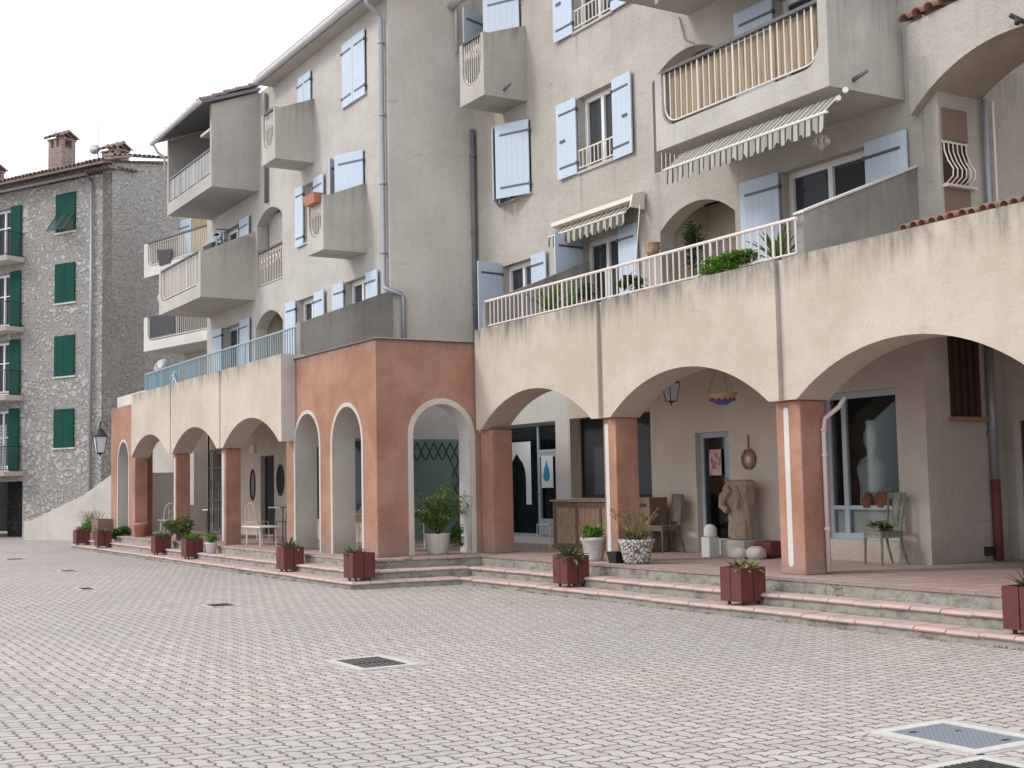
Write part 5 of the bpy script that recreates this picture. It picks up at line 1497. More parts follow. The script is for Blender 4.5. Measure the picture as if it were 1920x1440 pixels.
# carved torso
def bandbox(mb, rows, n=22):
    i0 = len(mb.v)
    for (cx, cy, z, rx, ry, ph) in rows:
        for k in range(n):
            a = 2 * PI * k / n; q = 1 + .08 * math.sin(3 * a + ph) + rnd.uniform(-.05, .05)
            ex = abs(math.cos(a)) ** .7 * (1 if math.cos(a) > 0 else -1); ey = abs(math.sin(a)) ** .7 * (1 if math.sin(a) > 0 else -1)
            mb.v.append(Vector((cx + ex * rx * q, cy + ey * ry * q, z)))
    for i in range(len(rows) - 1):
        for k in range(n):
            a = i0 + i * n
            mb.f.append((a + k, a + (k + 1) % n, a + n + (k + 1) % n, a + n + k)); mb.mi.append(mb.m)
    mb.f.append(tuple(i0 + k for k in reversed(range(n)))); mb.mi.append(mb.m)
    a = i0 + (len(rows) - 1) * n; mb.f.append(tuple(a + k for k in range(n))); mb.mi.append(mb.m)
t = thing('stone_torso', (-15.55, 13.4, DK + .26), 'rough carved brown stone torso without head on a pale block', 'sculpture')
mb = MB(); bz = DK + .27
rows = []
prof = [(0, .21, .0), (.05, .225, 0), (.12, .22, .0), (.2, .225, .0), (.28, .215, .0), (.36, .22, .0), (.43, .215, -.0), (.5, .235, -.02), (.56, .27, -.045), (.62, .285, -.05), (.68, .275, -.035), (.74, .28, -.03), (.80, .285, -.02), (.86, .275, .0), (.90, .25, .02), (.925, .20, .03)]
n_ = 40
i0_ = len(mb.v)
for z, r, dx in prof:
    for k in range(n_):
        a = 2 * PI * k / n_
        fold = .045 * math.sin(9 * a + z * 7) * (1 if z < .5 else .45) + .03 * math.sin(4 * a - z * 11) + rnd.uniform(-.02, .02)
        ex = abs(math.cos(a)) ** .62 * (1 if math.cos(a) > 0 else -1); ey = abs(math.sin(a)) ** .62 * (1 if math.sin(a) > 0 else -1)
        mb.v.append(Vector((-15.55 + dx + ex * r * (1 + fold), 13.4 + ey * r * .55 * (1 + fold * 1.6), bz + z + rnd.uniform(-.006, .006))))
for i in range(len(prof) - 1):
    for k in range(n_):
        a = i0_ + i * n_
        mb.f.append((a + k, a + (k + 1) % n_, a + n_ + (k + 1) % n_, a + n_ + k)); mb.mi.append(0)
a = i0_ + (len(prof) - 1) * n_; mb.f.append(tuple(a + k for k in range(n_))); mb.mi.append(0)
mb.tube([(-15.60, 13.26, bz + .80), (-15.75, 13.22, bz + .66), (-15.78, 13.22, bz + .52), (-15.66, 13.22, bz + .44)], [.07, .075, .06, .05], 10)
mb.tube([(-15.5, 13.27, bz + .82), (-15.42, 13.23, bz + .66), (-15.46, 13.24, bz + .5)], [.06, .07, .04], 10)
mb.build('torso_body', M['oldstone'], t, smooth=False)
mb = MB(); mb.box(-15.82, -15.28, 13.2, 13.6, DK, DK + .262); tag(mb.build('stone_block', M['concrete'], base=(-15.55, 13.4, DK), bevel=.01), 'pale block carrying the stone torso', 'block')
mb = MB(); mb.box(-15.97, -15.77, 12.93, 13.13, DK, DK + .31); tag(mb.build('white_block', M['whiteblock'], base=(-15.87, 13.03, DK), bevel=.008), 'lower of two white blocks stacked left of the torso', 'block')
mb = MB(); mb.lathe((-15.86, 13.03, DK + .311), [(.10, 0), (.105, .02), (.10, .14), (.06, .19), (0, .2)], 14); tag(mb.build('white_block', M['whiteblock'], base=(-15.86, 13.03, DK + .31), smooth=True), 'rounded white piece on top of the white block beside the torso', 'block')
for (x, y, r, lab) in ((-15.15, 13.0, .15, 'left of two pale boulders by the torso'), (-14.88, 13.1, .16, 'right of two pale boulders by the torso')):
    mb = MB(); bandbox(mb, [(x, y, DK + z * r, r * q, r * .8 * q, z * 3) for z, q in ((0, .75), (.3, .98), (.7, 1), (1.0, .8), (1.2, .4))], 14)
    tag(mb.build('boulder', M['rock'], base=(x, y, DK), smooth=True), lab, 'boulder')
mb = MB(); mb.box(-15.18, -14.80, 13.3, 13.6, DK, DK + .26); tag(mb.build('red_crate', M['planter'], base=(-14.96, 13.45, DK), bevel=.05), 'dark red crate behind the two boulders', 'crate')
# woven wall disc
t = thing('wall_disc', (-15.7, 13.74, 1.94), 'round woven disc hanging on the wall right of the shop door', 'wall ornament')
def disc(mb, F, c, z, r0, r1, o0, o1, n=28):
    for k in range(n):
        a, b = 2 * PI * k / n, 2 * PI * (k + 1) / n
        P = lambda r, t_, o: F.p(c + r * math.cos(t_), z + r * math.sin(t_), o)
        mb.hexa([P(r0, a, o0), P(r1, a, o0), P(r1, b, o0), P(r0, b, o0), P(r0, a, o1), P(r1, a, o1), P(r1, b, o1), P(r0, b, o1)])
mb = MB(); disc(mb, FW, -15.7, 1.94, .115, .165, .005, .04); mb.build('rim', M['wood'], t)
mb = MB(); disc(mb, FW, -15.7, 1.94, .055, .114, .005, .03); mb.build('ring', M['pot_terra'], t)
mb = MB(); disc(mb, FW, -15.7, 1.94, .0005, .054, .005, .035); mb.build('centre', M['canvas'], t)
mb = MB(); mb.tube([FW.p(-15.7, 2.11, .02), FW.p(-15.7, 2.33, .02)], .012, 6); mb.build('hanging_cord', M['wood'], t)
# posters
def flat(name, F, s0, s1, z0, z1, o, mat, label, cat, extra=()):
    t = thing(name, F.p((s0 + s1) / 2, z0, o), label, cat)
    mb = MB(); fbox(mb, F, s0, s1, z0, z1, o, o + .003); mb.build('sheet', M[mat], t)
    for (nm, pts, mt) in extra:
        mb = MB(); slab(mb, F, pts, [], o + .006, .0025); mb.build(nm, M[mt], t)
flat('door_poster', FW, -16.83, -16.52, 1.70, 2.13, -.105, 'poster', 'small pinkish poster taped inside the glass door', 'poster')
drop = []
for k in range(21):
    a = PI + PI * k / 20 * 1; drop.append((-21.88 + .125 * math.cos(a), 1.79 + .125 * math.sin(a)))
drop += [(-21.79, 1.92), (-21.84, 2.0), (-21.88, 2.12), (-21.92, 2.0), (-21.97, 1.92)]
hl = [(-21.93 + .02 * math.cos(a_) , 1.75 + .05 * math.sin(a_)) for a_ in [2 * PI * k / 12 for k in range(12)]]
flat('water_drop_poster', FW, -22.08, -21.64, 1.54, 2.18, -.066, 'paper', 'white poster with a blue water drop on the left shop door', 'poster', [('water_drop', drop, 'blueink')])
# pointed-arch panel inside shop window
pa = [(-23.7, 1.0), (-23.7, 2.48), (-22.6, 2.48), (-22.6, 1.0), (-22.80, 1.35)]
inn = [(-22.80, 1.35), (-22.80, 1.95)] 
t = thing('arch_panel', (-23.2, 13.88, 1.2), 'white panel cut with a pointed oriental arch on the left shop window', 'panel')
mb = MB()
hol = [(-23.52, 1.2), (-23.52, 1.75)] + [(-23.52 + .36 * (1 - math.cos(t_ * PI / 2)) * 1.0, 1.75 + .42 * math.sin(t_ * PI / 2)) for t_ in (.25, .5, .75)] + [(-23.16, 2.27)] + [(-22.80 - .36 * (1 - math.cos(t_ * PI / 2)), 1.75 + .42 * math.sin(t_ * PI / 2)) for t_ in (.75, .5, .25)] + [(-22.80, 1.75), (-22.80, 1.2)]
slab(mb, FY(13.885), [(-23.72, 1.2)] + hol + [(-22.6, 1.2), (-22.6, 2.5), (-23.72, 2.5)], [], 0, .008)
mb.build('panel_board', M['paper'], t)
# bust and cloths in right window
t = thing('plaster_bust', (-13.6, 14.15, 1.2), 'white plaster bust behind the right shop window', 'bust')
mb = MB(); mb.lathe((-13.44, 14.1, 1.16), [(.20, 0), (.22, .1), (.20, .3), (.24, .5), (.25, .6), (.18, .72), (.07, .77), (.065, .85), (.10, .9), (.125, 1.0), (.12, 1.1), (.08, 1.17), (0, 1.2)], 20, 1, .7); mb.build('bust_body', M['bust'], t, smooth=True)
mb = MB(); bandbox(mb, [(-13.08, 14.0, 1.18 + z, .17 * q, .12 * q, z * 9) for z, q in ((0, 1), (.1, 1.1), (.2, .9), (.28, .5))], 14); tag(mb.build('orange_cloth', M['orange'], base=(-13.08, 14.0, 1.18)), 'heap of orange cloth behind the right shop window', 'cloth')
mb = MB(); bandbox(mb, [(-13.35, 13.95, 1.18 + z, .09 * q, .1 * q, z * 9) for z, q in ((0, 1), (.12, 1.1), (.22, .6))], 12); tag(mb.build('orange_bowl', M['orange'], base=(-13.42, 13.95, 1.18)), 'small orange bowl in front of the plaster bust', 'bowl')
# metal stool/chair by left shop
def metal_chair(loc, rz, mat, label, back=True, cat='chair', name='metal_chair', h=.44, w_=.19, top=.012):
    t = thing(name, loc, label, cat, rz=rz)
    mb = MB(); mb.box(-w_, w_, -w_, w_, h - top, h); mb.build('seat', M[mat], t, local=True)
    for sx in (-1, 1):
        for sy in (-1, 1):
            mb = MB(); mb.tube([(sx * (w_ - .02), sy * (w_ - .02), h - top), (sx * w_, sy * w_, 0)], .010, 6); mb.build('leg', M[mat], t, local=True)
    if back:
        mb = MB(); mb.tube([(-w_ + .01, w_ - .01, h)] + [(-(w_ - .01) * math.cos(PI * k / 8), w_ + .04, h + .2 + .25 * math.sin(PI * k / 8)) for k in range(9)] + [(w_ - .01, w_ - .01, h)], .010, 6)
        mb.tube([(-.06, w_ + .02, h + .05), (-.07, w_ + .04, h + .38)], .007, 5); mb.tube([(.06, w_ + .02, h + .05), (.07, w_ + .04, h + .38)], .007, 5)
        mb.build('backrest', M[mat], t, local=True)
    return t
metal_chair((-20.75, 13.15, DK), R(10), 'rail_cream', 'thin white metal stool left of the carved counter', False, 'stool', 'metal_stool')
metal_chair((-34.5, 9.75, DK), R(60), 'rail_cream', 'white curly metal chair beside the terracotta pot')
metal_chair((-29.6, 10.5, DK), R(200), 'rail_cream', 'pale metal chair behind the second left pillar')
metal_chair((-21.9, 9.95, DK), R(80), 'rail_cream', 'white metal chair just inside the right narrow arch')
metal_chair((-29.0, 11.0, DK), R(30), 'iron', 'dark metal chair near the oval mirrors of the left arcade')
def table(loc, sx, sy, h, mt, ml, label, round_=False):
    t = thing('cafe_table', loc, label, 'table'); x, y, z = loc
    mb = MB()
    if round_: mb.lathe((x, y, z + h - .03), [(sx, 0), (sx, .03)], 24)
    else: mb.box(x - sx, x + sx, y - sy, y + sy, z + h - .03, z + h)
    mb.build('table_top', M[mt], t, bevel=.004)
    for a in (-1, 1):
        for b in (-1, 1):
            mb = MB(); mb.tube([(x + a * sx * .7, y + b * sy * .7, z + h - .03), (x + a * sx * .75, y + b * sy * .75, z)], .014, 6); mb.build('leg', M[ml], t)
table((-34.1, 9.75, DK), .42, .30, .46, 'zinc', 'zinc', 'low grey table with a small lantern under the leftmost cream arch')
table((-26.7, 9.55, DK), .58, .24, .42, 'rail_cream', 'rail_cream', 'long pale bench table left of the ochre corner block')
table((-28.0, 10.7, DK), .38, .38, .80, 'zinc', 'iron', 'tall dark-legged table behind the pale bench table')
table((-32.8, 10.6, DK), .35, .35, .72, 'rail_cream', 'iron', 'small pale table behind the second cream arch')
table((-22.6, 11.0, DK), .4, .35, .74, 'rail_cream', 'rail_cream', 'white table seen through the wide ochre side arch')
t = thing('table_lantern', (-34.1, 9.7, DK + .46), 'small wire lantern standing on the low grey table', 'lantern')
mb = MB()
for k in range(6):
    a = 2 * PI * k / 6; mb.tube([(-34.1 + .08 * math.cos(a), 9.7 + .08 * math.sin(a), DK + .46), (-34.1 + .07 * math.cos(a), 9.7 + .07 * math.sin(a), DK + .62), (-34.1, 9.7, DK + .72)], .006, 5)
mb.build('wire_cage', M['zinc'], t)
for (s, z, rx, rz_, lab) in ((-33.2, 1.75, .2, .42, 'left oval mirror on the rear wall of the left arcade'), (-31.1, 1.85, .26, .40, 'right oval mirror near the ochre corner block')):
    t = thing('oval_mirror', (s, YL, z), lab, 'mirror')
    mb = MB()
    for k in range(24):
        a, b = 2 * PI * k / 24, 2 * PI * (k + 1) / 24; P = lambda q, t_, o: FL.p(s + rx * q * math.cos(t_), z + rz_ * q * math.sin(t_), o)
        mb.hexa([P(.85, a, .0), P(1, a, .0), P(1, b, .0), P(.85, b, .0), P(.85, a, .03), P(1, a, .03), P(1, b, .03), P(.85, b, .03)])
    mb.build('mirror_frame', M['brown'], t)
    mb = MB(); slab(mb, FL, [(s + rx * .84 * math.cos(2 * PI * k / 24), z + rz_ * .84 * math.sin(2 * PI * k / 24)) for k in range(24)], [], .012, .008); mb.build('mirror_glass', M['glass'], t)
# iron gate with curtain
t = thing('iron_gate', (-31.9, 10.2, DK), 'tall black wrought iron gate standing open between the left pillars', 'gate')
G0, G1 = -32.45, -31.35
mb = MB()
for a in (G0, G1): mb.box(a - .02, a + .02, 10.18, 10.22, DK, DK + 2.25)
for z in (.1, .95, 1.75, 2.2): mb.box(G0 + .021, G1 - .021, 10.185, 10.215, DK + z, DK + z + .035)
mb.box(G0 - .02, G0 + .02, 10.18, 10.22, DK + 2.251, DK + 2.75)
mb.build('gate_frame', M['iron'], t)
mb = MB()
for i in range(1, 9): mb.tube([(G0 + i * (G1 - G0) / 9, 10.2, DK + .12), (G0 + i * (G1 - G0) / 9, 10.2, DK + 2.2)], .010, 5, False)
for zc in (.5, 1.35):
    for i in range(4):
        xc = G0 + .14 + i * .27; mb.tube([(xc + .08 * math.cos(a_), 10.2, DK + zc + .11 * math.sin(a_)) for a_ in [2 * PI * k / 10 for k in range(11)]], .008, 5, False)
mb.build('gate_bars', M['iron'], t)
mb = MB()
for i in range(20):
    a = G0 + .35 + i * .035; mb.box(a, a + .034, 10.32 + .02 * math.sin(i * 1.3), 10.33 + .02 * math.sin(i * 1.3), DK + .15, DK + 2.1)
tag(mb.build('curtain', M['blue_curtain'], base=(-31.9, 10.33, DK)), 'mottled blue grey curtain hanging behind the iron gate', 'curtain')
# trellis + green screen on the wall seen through the wide ochre arch
FG = FX(-24.5)
mb = MB(); fbox(mb, FG, 11.98, 13.74, .5, 2.62, .01, .03); tag(mb.build('green_screen', M['screen_green'], base=(-24.48, 12.8, .5)), 'green tinted screen on the wall behind the wide ochre side arch', 'screen')
mb = MB()
def clipline(mb, a0, z0, a1, z1):
    n = 16
    pts = [(a0 + (a1 - a0) * k / n, z0 + (z1 - z0) * k / n) for k in range(n + 1)]
    run = []
    for (a, z) in pts:
        ok = 12.0 <= a <= 13.72 and z <= 2.55 and (z >= 2.12 or a >= 13.02)
        if ok: run.append(FG.p(a, z, .045))
        elif len(run) > 1:
            mb.tube([run[0], run[-1]], .011, 5); run = []
        else: run = []
    if len(run) > 1: mb.tube([run[0], run[-1]], .011, 5)
for i in range(-12, 26):
    a = 11.2 + i * .2
    clipline(mb, a, 2.55, a + 1.0, .55); clipline(mb, a, 2.55, a - 1.0, .55)
tag(mb.build('trellis', M['trellis_green'], base=(-24.46, 12.9, .6)), 'dark green diamond trellis in front of the green screen', 'trellis')

# ------------------------------------------------------------------ lamps
def lantern_body(t, c, s=1.0, mat='iron'):
    x, y, z = c   # z = top of cap
    mb = MB(); mb.lathe(c, [(.0, 0), (.02 * s, -.01), (.03 * s, -.06 * s), (.07 * s, -.09 * s), (.14 * s, -.20 * s), (.19 * s, -.24 * s), (.19 * s, -.26 * s)], 4 * 4); mb.build('lamp_cap', M[mat], t)
    r0, r1, za, zb = .165 * s, .10 * s, z - .26 * s, z - .66 * s
    mb = MB(); cs = [(math.cos(PI / 4 + k * PI / 2), math.sin(PI / 4 + k * PI / 2)) for k in range(4)]
    for (a, b) in cs: mb.tube([(x + a * r0 * 1.2, y + b * r0 * 1.2, za), (x + a * r1 * 1.2, y + b * r1 * 1.2, zb)], .010 * s, 5)
    for (rr, zz_) in ((r0 * 1.2, za), (r1 * 1.2, zb)):
        mb.tube([(x + cs[k % 4][0] * rr, y + cs[k % 4][1] * rr, zz_) for k in range(5)], .010 * s, 5)
    mb.lathe((x, y, zb), [(.0, -.10 * s), (.02 * s, -.09 * s), (.012 * s, -.05 * s), (.06 * s, -.02 * s), (r1, .0)], 12)
    mb.build('lamp_frame', M[mat], t)
    mb = MB(); i0 = 0
    a_ = [(x + a * r1 * 1.12, y + b * r1 * 1.12, zb + .005) for a, b in cs]; b_ = [(x + a * r0 * 1.12, y + b * r0 * 1.12, za - .005) for a, b in cs]
    mb.hexa(a_ + b_); mb.build('lamp_glass', M['glass_frost'], t)
t = thing('street_lamp', (-38.45, 9.0, 3.6), 'black wrought iron wall lantern on the far ochre wall', 'street lamp')
mb = MB(); mb.tube([(-38.62, 9.22, 3.25), (-38.62, 9.22, 3.85)], .03, 6)
mb.tube([(-38.62, 9.2, 3.72), (-39.9, 9.2, 3.78), (-39.98, 9.2, 3.66)], .025, 6)
mb.tube([(-38.62, 9.2, 3.35), (-38.9, 9.2, 3.42), (-39.2, 9.2, 3.62), (-39.5, 9.2, 3.74)], .018, 6)
mb.tube([(-39.15 + .1 * math.cos(k * .7) * (1 - k * .06), 9.2, 3.6 + .1 * math.sin(k * .7) * (1 - k * .06)) for k in range(12)], .012, 5)
mb.build('wall_bracket', M['iron'], t)
lantern_body(t, (-40.0, 9.2, 3.66), 1.25)
t = thing('hanging_lantern', (-16.2, 12.6, 3.3), 'black lantern hanging under the middle cream arch', 'lantern')
mb = MB(); mb.tube([(-16.2, 12.6, 3.56), (-16.2, 12.6, 3.34)], .008, 5); mb.build('chain', M['iron'], t)
lantern_body(t, (-16.2, 12.6, 3.36), .72)
t = thing('hanging_bowl', (-14.95, 12.6, 2.8), 'painted ceramic bowl hanging on three cords under the middle arch', 'hanging bowl')
mb = MB(); mb.lathe((-14.95, 12.6, 2.75), [(.0, 0), (.07, .01), (.16, .07), (.215, .14), (.235, .17), (.22, .17)], 24); mb.m = 0; mb.build('bowl', M['bowl'], t, smooth=True)
mb = MB(); mb.lathe((-14.95, 12.6, 2.745), [(.0, -.002), (.075, .006), (.155, .055), (.165, .065)], 24)
for k in range(12):
    a = 2 * PI * k / 12; mb.lathe((-14.95 + .185 * math.cos(a), 12.6 + .185 * math.sin(a), 2.80), [(0, 0), (.03, .02), (0, .045)], 6)
mb.build('blue_pattern', M['bowl_blue'], t)
mb = MB()
for k in range(3):
    a = 2 * PI * k / 3; mb.tube([(-14.95 + .225 * math.cos(a), 12.6 + .225 * math.sin(a), 2.92), (-14.95, 12.6, 3.45)], .004, 4)
mb.tube([(-14.95, 12.6, 3.45), (-14.95, 12.6, 3.56)], .005, 4); mb.build('cord', M['wood'], t)
t = thing('ceiling_lamp', (-13.1, 13.0, 6.5), 'small glass chandelier under the balcony beside the terrace door', 'lamp')
mb = MB(); mb.tube([(-13.1, 13.0, 6.83), (-13.1, 13.0, 6.45)], .008, 5)
for k in range(8):
    a = 2 * PI * k / 8; mb.lathe((-13.1 + .1 * math.cos(a), 13.0 + .1 * math.sin(a), 6.32), [(0, 0), (.03, .03), (.035, .08), (0, .12)], 8)
mb.lathe((-13.1, 13.0, 6.25), [(0, 0), (.05, .05), (.08, .16), (.1, .2)], 12); mb.build('glass_cluster', M['canvas'], t)
t = thing('wall_spotlight', (-10.13, 13.5, 7.1), 'small twin spotlight fixed to the arch edge at the right', 'spotlight')
mb = MB(); mb.tube([(-10.13, 13.60, 7.26), (-10.13, 13.48, 7.28), (-10.2, 13.44, 7.34)], .03, 8); mb.tube([(-10.13, 13.48, 7.28), (-10.1, 13.44, 7.20)], .035, 8); mb.build('spot_head', M['iron'], t)

# ------------------------------------------------------------------ awnings
def awning(x0, x1, yb, zb, yf, zf, drop, mat, label, cassette=False, rod=None, nsc=14):
    t = thing('awning', ((x0 + x1) / 2, yb, zb), label, 'awning')
    mb = MB(); n = 40
    for i in range(n):
        a = x0 + (x1 - x0) * i / n; b = x0 + (x1 - x0) * (i + 1) / n
        mb.hexa([(a, yf, zf), (b, yf, zf), (b, yb, zb), (a, yb, zb), (a, yf, zf + .008), (b, yf, zf + .008), (b, yb, zb + .008), (a, yb, zb + .008)])
    mb.build('canvas', M[mat], t, merge=True)
    mb = MB(); pts = [(x0, zf), (x1, zf)]; m = nsc * 8
    low = []
    for i in range(m + 1):
        f = i / m; low.append((x1 + (x0 - x1) * f, zf - drop + .07 * (abs(math.sin(PI * f * nsc)) < .5) * (1 - abs(math.sin(PI * f * nsc)))  ))
    FF = FY(yf - .002); ribs = 64
    def wob(s): return .012 * math.sin(s * 21)
    i0 = len(mb.v)
    for (s, z) in low: mb.v += [FF.p(s, zf, wob(s) * .2), FF.p(s, z, wob(s) + .01)]
    for i in range(m): mb.f.append((2 * i, 2 * i + 1, 2 * i + 3, 2 * i + 2)); mb.mi.append(0)
    v_ = mb.build('valance', M[mat], t)
    md = v_.modifiers.new('thick', 'SOLIDIFY'); md.thickness = .004
    mb = MB(); mb.tube([(x0 - .04, yf, zf), (x1 + .04, yf, zf)], .022, 8); mb.build('front_bar', M['rail_cream'], t)
    if cassette:
        mb = MB(); mb.hexa([(x0 - .1, yb - .17, zb - .0), (x1 + .1, yb - .17, zb - .0), (x1 + .1, yb + .08, zb - .06), (x0 - .1, yb + .08, zb - .06), (x0 - .1, yb - .17, zb + .08), (x1 + .1, yb - .17, zb + .08), (x1 + .1, yb + .08, zb + .16), (x0 - .1, yb + .08, zb + .16)]); mb.build('cassette', M['rail_cream'], t)
        mb = MB(); mb.hexa([(x1 + .101, yb - .24, zb - .14), (x1 + .14, yb - .24, zb - .14), (x1 + .14, yb + .08, zb - .16), (x1 + .101, yb + .08, zb - .16), (x1 + .101, yb - .18, zb + .1), (x1 + .14, yb - .18, zb + .1), (x1 + .14, yb + .08, zb + .17), (x1 + .101, yb + .08, zb + .17)]); mb.build('end_cap', M['rail_cream'], t)
    else:
        mb = MB(); mb.tube([(x1 + .05, yb, zb + .02), (x1 + .10, yb - .05, zb + .02)], .04, 10); mb.tube([(x1 + .02, yb - .12, zb - .1), (x1 + .08, yb - .16, zb - .1)], .035, 10); mb.build('end_bracket', M['rail_cream'], t)
    for s in (x0 + .15, x1 - .15):
        mb = MB(); mb.tube([(s, yb, zb - .05), (s + (.25 if s < (x0 + x1) / 2 else -.25), (yb + yf) / 2, (zb + zf) / 2 - .06), (s, yf + .02, zf - .01)], .016, 6); mb.build('folding_arm', M['rail_cream'], t)
    if rod:
        mb = MB(); mb.tube(rod, .012, 6); mb.build('crank_rod', M['rail_cream'], t)
    return t
awning(-15.55, -12.12, 12.46, 6.73, 12.12, 6.43, .25, 'stripe', 'long striped awning under the cane-screened balcony', nsc=15)
awning(-20.85, -18.35, 13.62, 6.64, 13.34, 6.42, .24, 'stripe2', 'shorter grey and cream awning in a white cassette over the terrace door', True, rod=[(-18.02, 13.45, 6.5), (-17.95, 13.3, 5.7), (-17.85, 13.1, 4.6)], nsc=12)
awning(-15.9, -12.4, 12.9, 9.58, 12.25, 9.42, .24, 'stripe', 'scrap of striped awning showing at the top edge under the uppermost balcony', nsc=15)

# ------------------------------------------------------------------ things on terraces and balconies
def terr_plant(c, kind, label, potr=.14, poth=.28):
    x, y, z = c
    pot('flower_pot', c, [(potr * .75, 0), (potr, poth - .04), (potr * 1.1, poth - .04), (potr * 1.1, poth), (potr * .95, poth)], M['pot_terra'], label.replace('plant', 'pot of plant') if 0 else 'terracotta pot holding the ' + label)
    mb = MB()
    if kind == 'agave': rosette(mb, (x, y, z + poth - .02), 22, .62, .07, (.3, 1.45), .35)
    elif kind == 'bush': bush(mb, (x, y, z + poth + .15), .3, .25, .2, 320, .09, 2)
    elif kind == 'palm': rosette(mb, (x, y, z + poth - .02), 30, .7, .03, (.5, 1.4), .9)
    elif kind == 'cactus':
        mb.tube([(x, y, z + poth - .05), (x + .02, y, z + poth + .9)], [.03, .02], 8); mb.tube([(x, y, z + poth + .5), (x + .14, y, z + poth + .6), (x + .15, y, z + poth + .85)], .02, 8); bush(mb, (x, y, z + poth + .55), .18, .15, .5, 420, .09, 2); mb.mi = [1] * len(mb.mi)
    plant('terrace_plant', (x, y, z + poth), label, 'plant', [('foliage', mb, [M['leaf'], M['leaf_dark']])])
TZ = 3.91
terr_plant((-18.65, 11.95, TZ + .42), 'agave', 'spiky agave behind the left part of the terrace railing')
terr_plant((-18.1, 12.0, TZ + .38), 'palm', 'arching palm-like plant next to the agave on the terrace', .16, .3)
terr_plant((-17.5, 11.95, TZ + .38), 'bush', 'dark bushy plant behind the terrace railing, right of the palm-like one', .15, .3)
terr_plant((-16.3, 11.95, TZ + .42), 'bush', 'small leafy plant before the right leaf of the terrace door', .12, .22)
terr_plant((-15.2, 12.3, TZ + .35), 'cactus', 'tall dark leafy plant in the arched niche of the terrace', .17, .32)
terr_plant((-13.2, 12.2, TZ + .45), 'agave', 'thin spiky plant at the right end of the terrace railing', .14, .26)
t = thing('plant_trough', (-13.9, 11.75, 4.4), 'dark trough on the terrace edge overflowing with greenery', 'planter')
mb = MB(); mb.box(-14.35, -12.75, 11.62, 11.9, 4.39, 4.53); mb.build('trough_box', M['grey_wall'], t)
mb = MB(); bush(mb, (-13.65, 11.55, 4.56), .85, .22, .13, 1500, .09, 2); plant('trough_plants', (-13.65, 11.55, 4.5), 'bright green hanging greenery along the terrace railing', 'plant', [('foliage', mb, [M['leaf_bright'], M['leaf']])])
t = thing('hanging_basket_pot', (-17.6, 13.3, 5.85), 'patterned clay pot fixed to the wall below the shorter awning', 'wall pot')
mb = MB(); mb.lathe((-17.75, 13.5, 5.55), [(.08, 0), (.11, .04), (.135, .13), (.12, .20), (.14, .22), (.12, .22)], 16); mb.build('pot_body', M['wood_light'], t, smooth=True)
t = thing('window_trough', (-26.1, 10.55, 8.0), 'terracotta trough on the top rail of the lower small balcony', 'planter')
mb = MB(); mb.hexa([(-26.42, 10.50, 7.86), (-25.88, 10.50, 7.86), (-25.88, 10.66, 7.86), (-26.42, 10.66, 7.86), (-26.5, 10.44, 8.06), (-25.80, 10.44, 8.06), (-25.80, 10.7, 8.06), (-26.5, 10.7, 8.06)]); mb.build('trough_box', M['pot_terra'], t)
# bicycle on the long balcony
t = thing('bicycle', (-34.2, 11.0, 7.75), 'bicycle leaning on the long grey-lined balcony', 'bicycle')
bc = Vector((-33.9, 10.95, 8.05))
def ringpts(c, r, n=20): return [(c[0] + r * math.cos(2 * PI * k / n), c[1], c[2] + r * math.sin(2 * PI * k / n)) for k in range(n + 1)]
for dx in (-.5, .5):
    mb = MB(); mb.tube(ringpts((bc.x + dx, bc.y, bc.z), .33), .02, 6, False)
    for k in range(8): mb.tube([(bc.x + dx, bc.y, bc.z), (bc.x + dx + .32 * math.cos(k * PI / 4), bc.y, bc.z + .32 * math.sin(k * PI / 4))], .003, 4)
    mb.build('wheel', M['rubber'], t)
mb = MB(); A = lambda a, b: (bc.x + a, bc.y, bc.z + b)
mb.tube([A(-.5, 0), A(-.08, -.02), A(.38, .48), A(-.18, .46), A(-.5, 0)], .016, 6); mb.tube([A(-.08, -.02), A(-.22, .58)], .016, 6); mb.tube([A(.5, 0), A(.36, .62)], .016, 6); mb.build('frame', M['zinc'], t)
mb = MB(); mb.tube([(bc.x + .36, bc.y - .2, bc.z + .64), (bc.x + .36, bc.y + .2, bc.z + .64)], .014, 6); mb.build('handlebar', M['iron'], t)
mb = MB(); mb.box(bc.x - .33, bc.x - .1, bc.y - .06, bc.y + .06, bc.z + .58, bc.z + .62); mb.build('saddle', M['rubber'], t, bevel=.02)
mb = MB(); mb.box(-35.2, -34.4, 10.9, 11.2, 7.0, 8.5); tag(mb.build('storage_box', M['screen'], base=(-34.8, 11.05, 7.0), bevel=.03), 'dark covered box on the long grey-lined balcony', 'box')
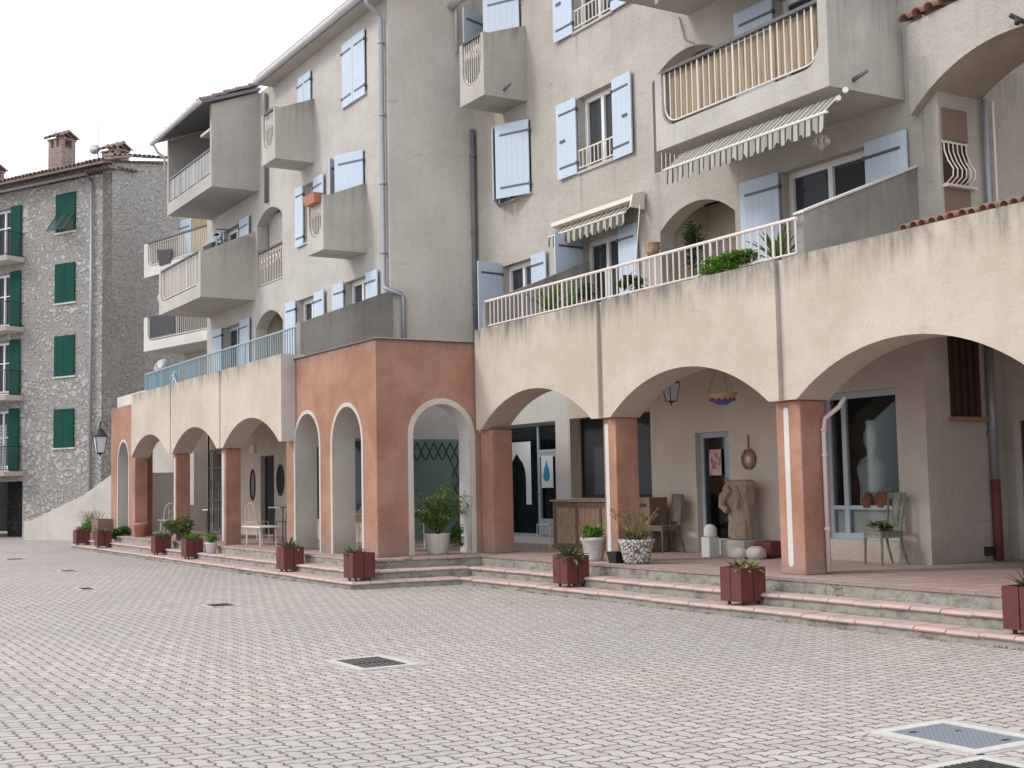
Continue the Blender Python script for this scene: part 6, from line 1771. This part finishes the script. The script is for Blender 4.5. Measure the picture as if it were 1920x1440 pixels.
mb = MB(); mb.hexa([(-33.7, 10.38, 11.20), (-32.8, 10.38, 11.20), (-32.8, 10.75, 11.28), (-33.9, 10.75, 11.28), (-33.7, 10.38, 11.27), (-32.8, 10.38, 11.27), (-32.8, 10.75, 11.40), (-33.9, 10.75, 11.40)])
tag(mb.build('white_lamp_panel', M['white_band'], base=(-33.2, 10.5, 11.2)), 'white slanted fluorescent panel inside the roofed balcony', 'lamp')
mb = MB(); bandbox(mb, [(-35.9, 11.3, 10.6 + z, .14 * q, .05, z * 5) for z, q in ((0, 1), (.2, 1.1), (.4, .8), (.5, .3))], 10); tag(mb.build('blue_garment', M['bluething'], base=(-35.9, 11.3, 10.6)), 'blue garment hanging inside the roofed balcony', 'garment')
mb = MB(); mb.tube([(-33.4, 9.55, 4.35), (-33.1, 9.5, 4.72)], .03, 6); mb.tube([(-33.0, 9.55, 4.35), (-33.25, 9.5, 4.66)], .025, 6)
tag(mb.build('folded_stand', M['white_band'], base=(-33.2, 9.5, 4.35)), 'white folded stand leaning on the blue terrace railing', 'stand')

# weeds along the foot of the ochre block and the steps
mb = MB()
for i in range(46):
    x = rnd.choice((rnd.uniform(-20.9, -20.1), rnd.uniform(-20.3, -19.7))); y = 9.2 if x < -20.1 else rnd.uniform(9.2, 9.8)
    rosette(mb, (x, y - .03, DK), 5, rnd.uniform(.03, .07), .012, (.5, 1.3), .5)
for i in range(60):
    x = rnd.uniform(-18.2, -6); rosette(mb, (x, 10.06, .0), 4, rnd.uniform(.02, .05), .01, (.3, 1.2), .5)
for i in range(50):
    x = rnd.uniform(-36, -19.2); rosette(mb, (x, 8.27, .0), 4, rnd.uniform(.02, .05), .012, (.3, 1.2), .5)
mb.build('weeds', M['leaf'], kind='stuff')

mb = MB()
for i in range(150):
    if i < 60: x, y = -18.9 + rnd.uniform(-.6, 1.6), 9.9 + rnd.gauss(0, .5)
    else: x, y = rnd.uniform(-24, -4), rnd.uniform(3, 10)
    if y > 10.0 or (x < -18.9 and y > 8.2): continue
    blade(mb, (x, y, .008), rnd.uniform(0, 6.28), rnd.uniform(-.05, .25), rnd.uniform(.03, .06), rnd.uniform(.015, .03), .4, 2)
mb.build('fallen_leaves', M['leaf_dry'], kind='stuff')
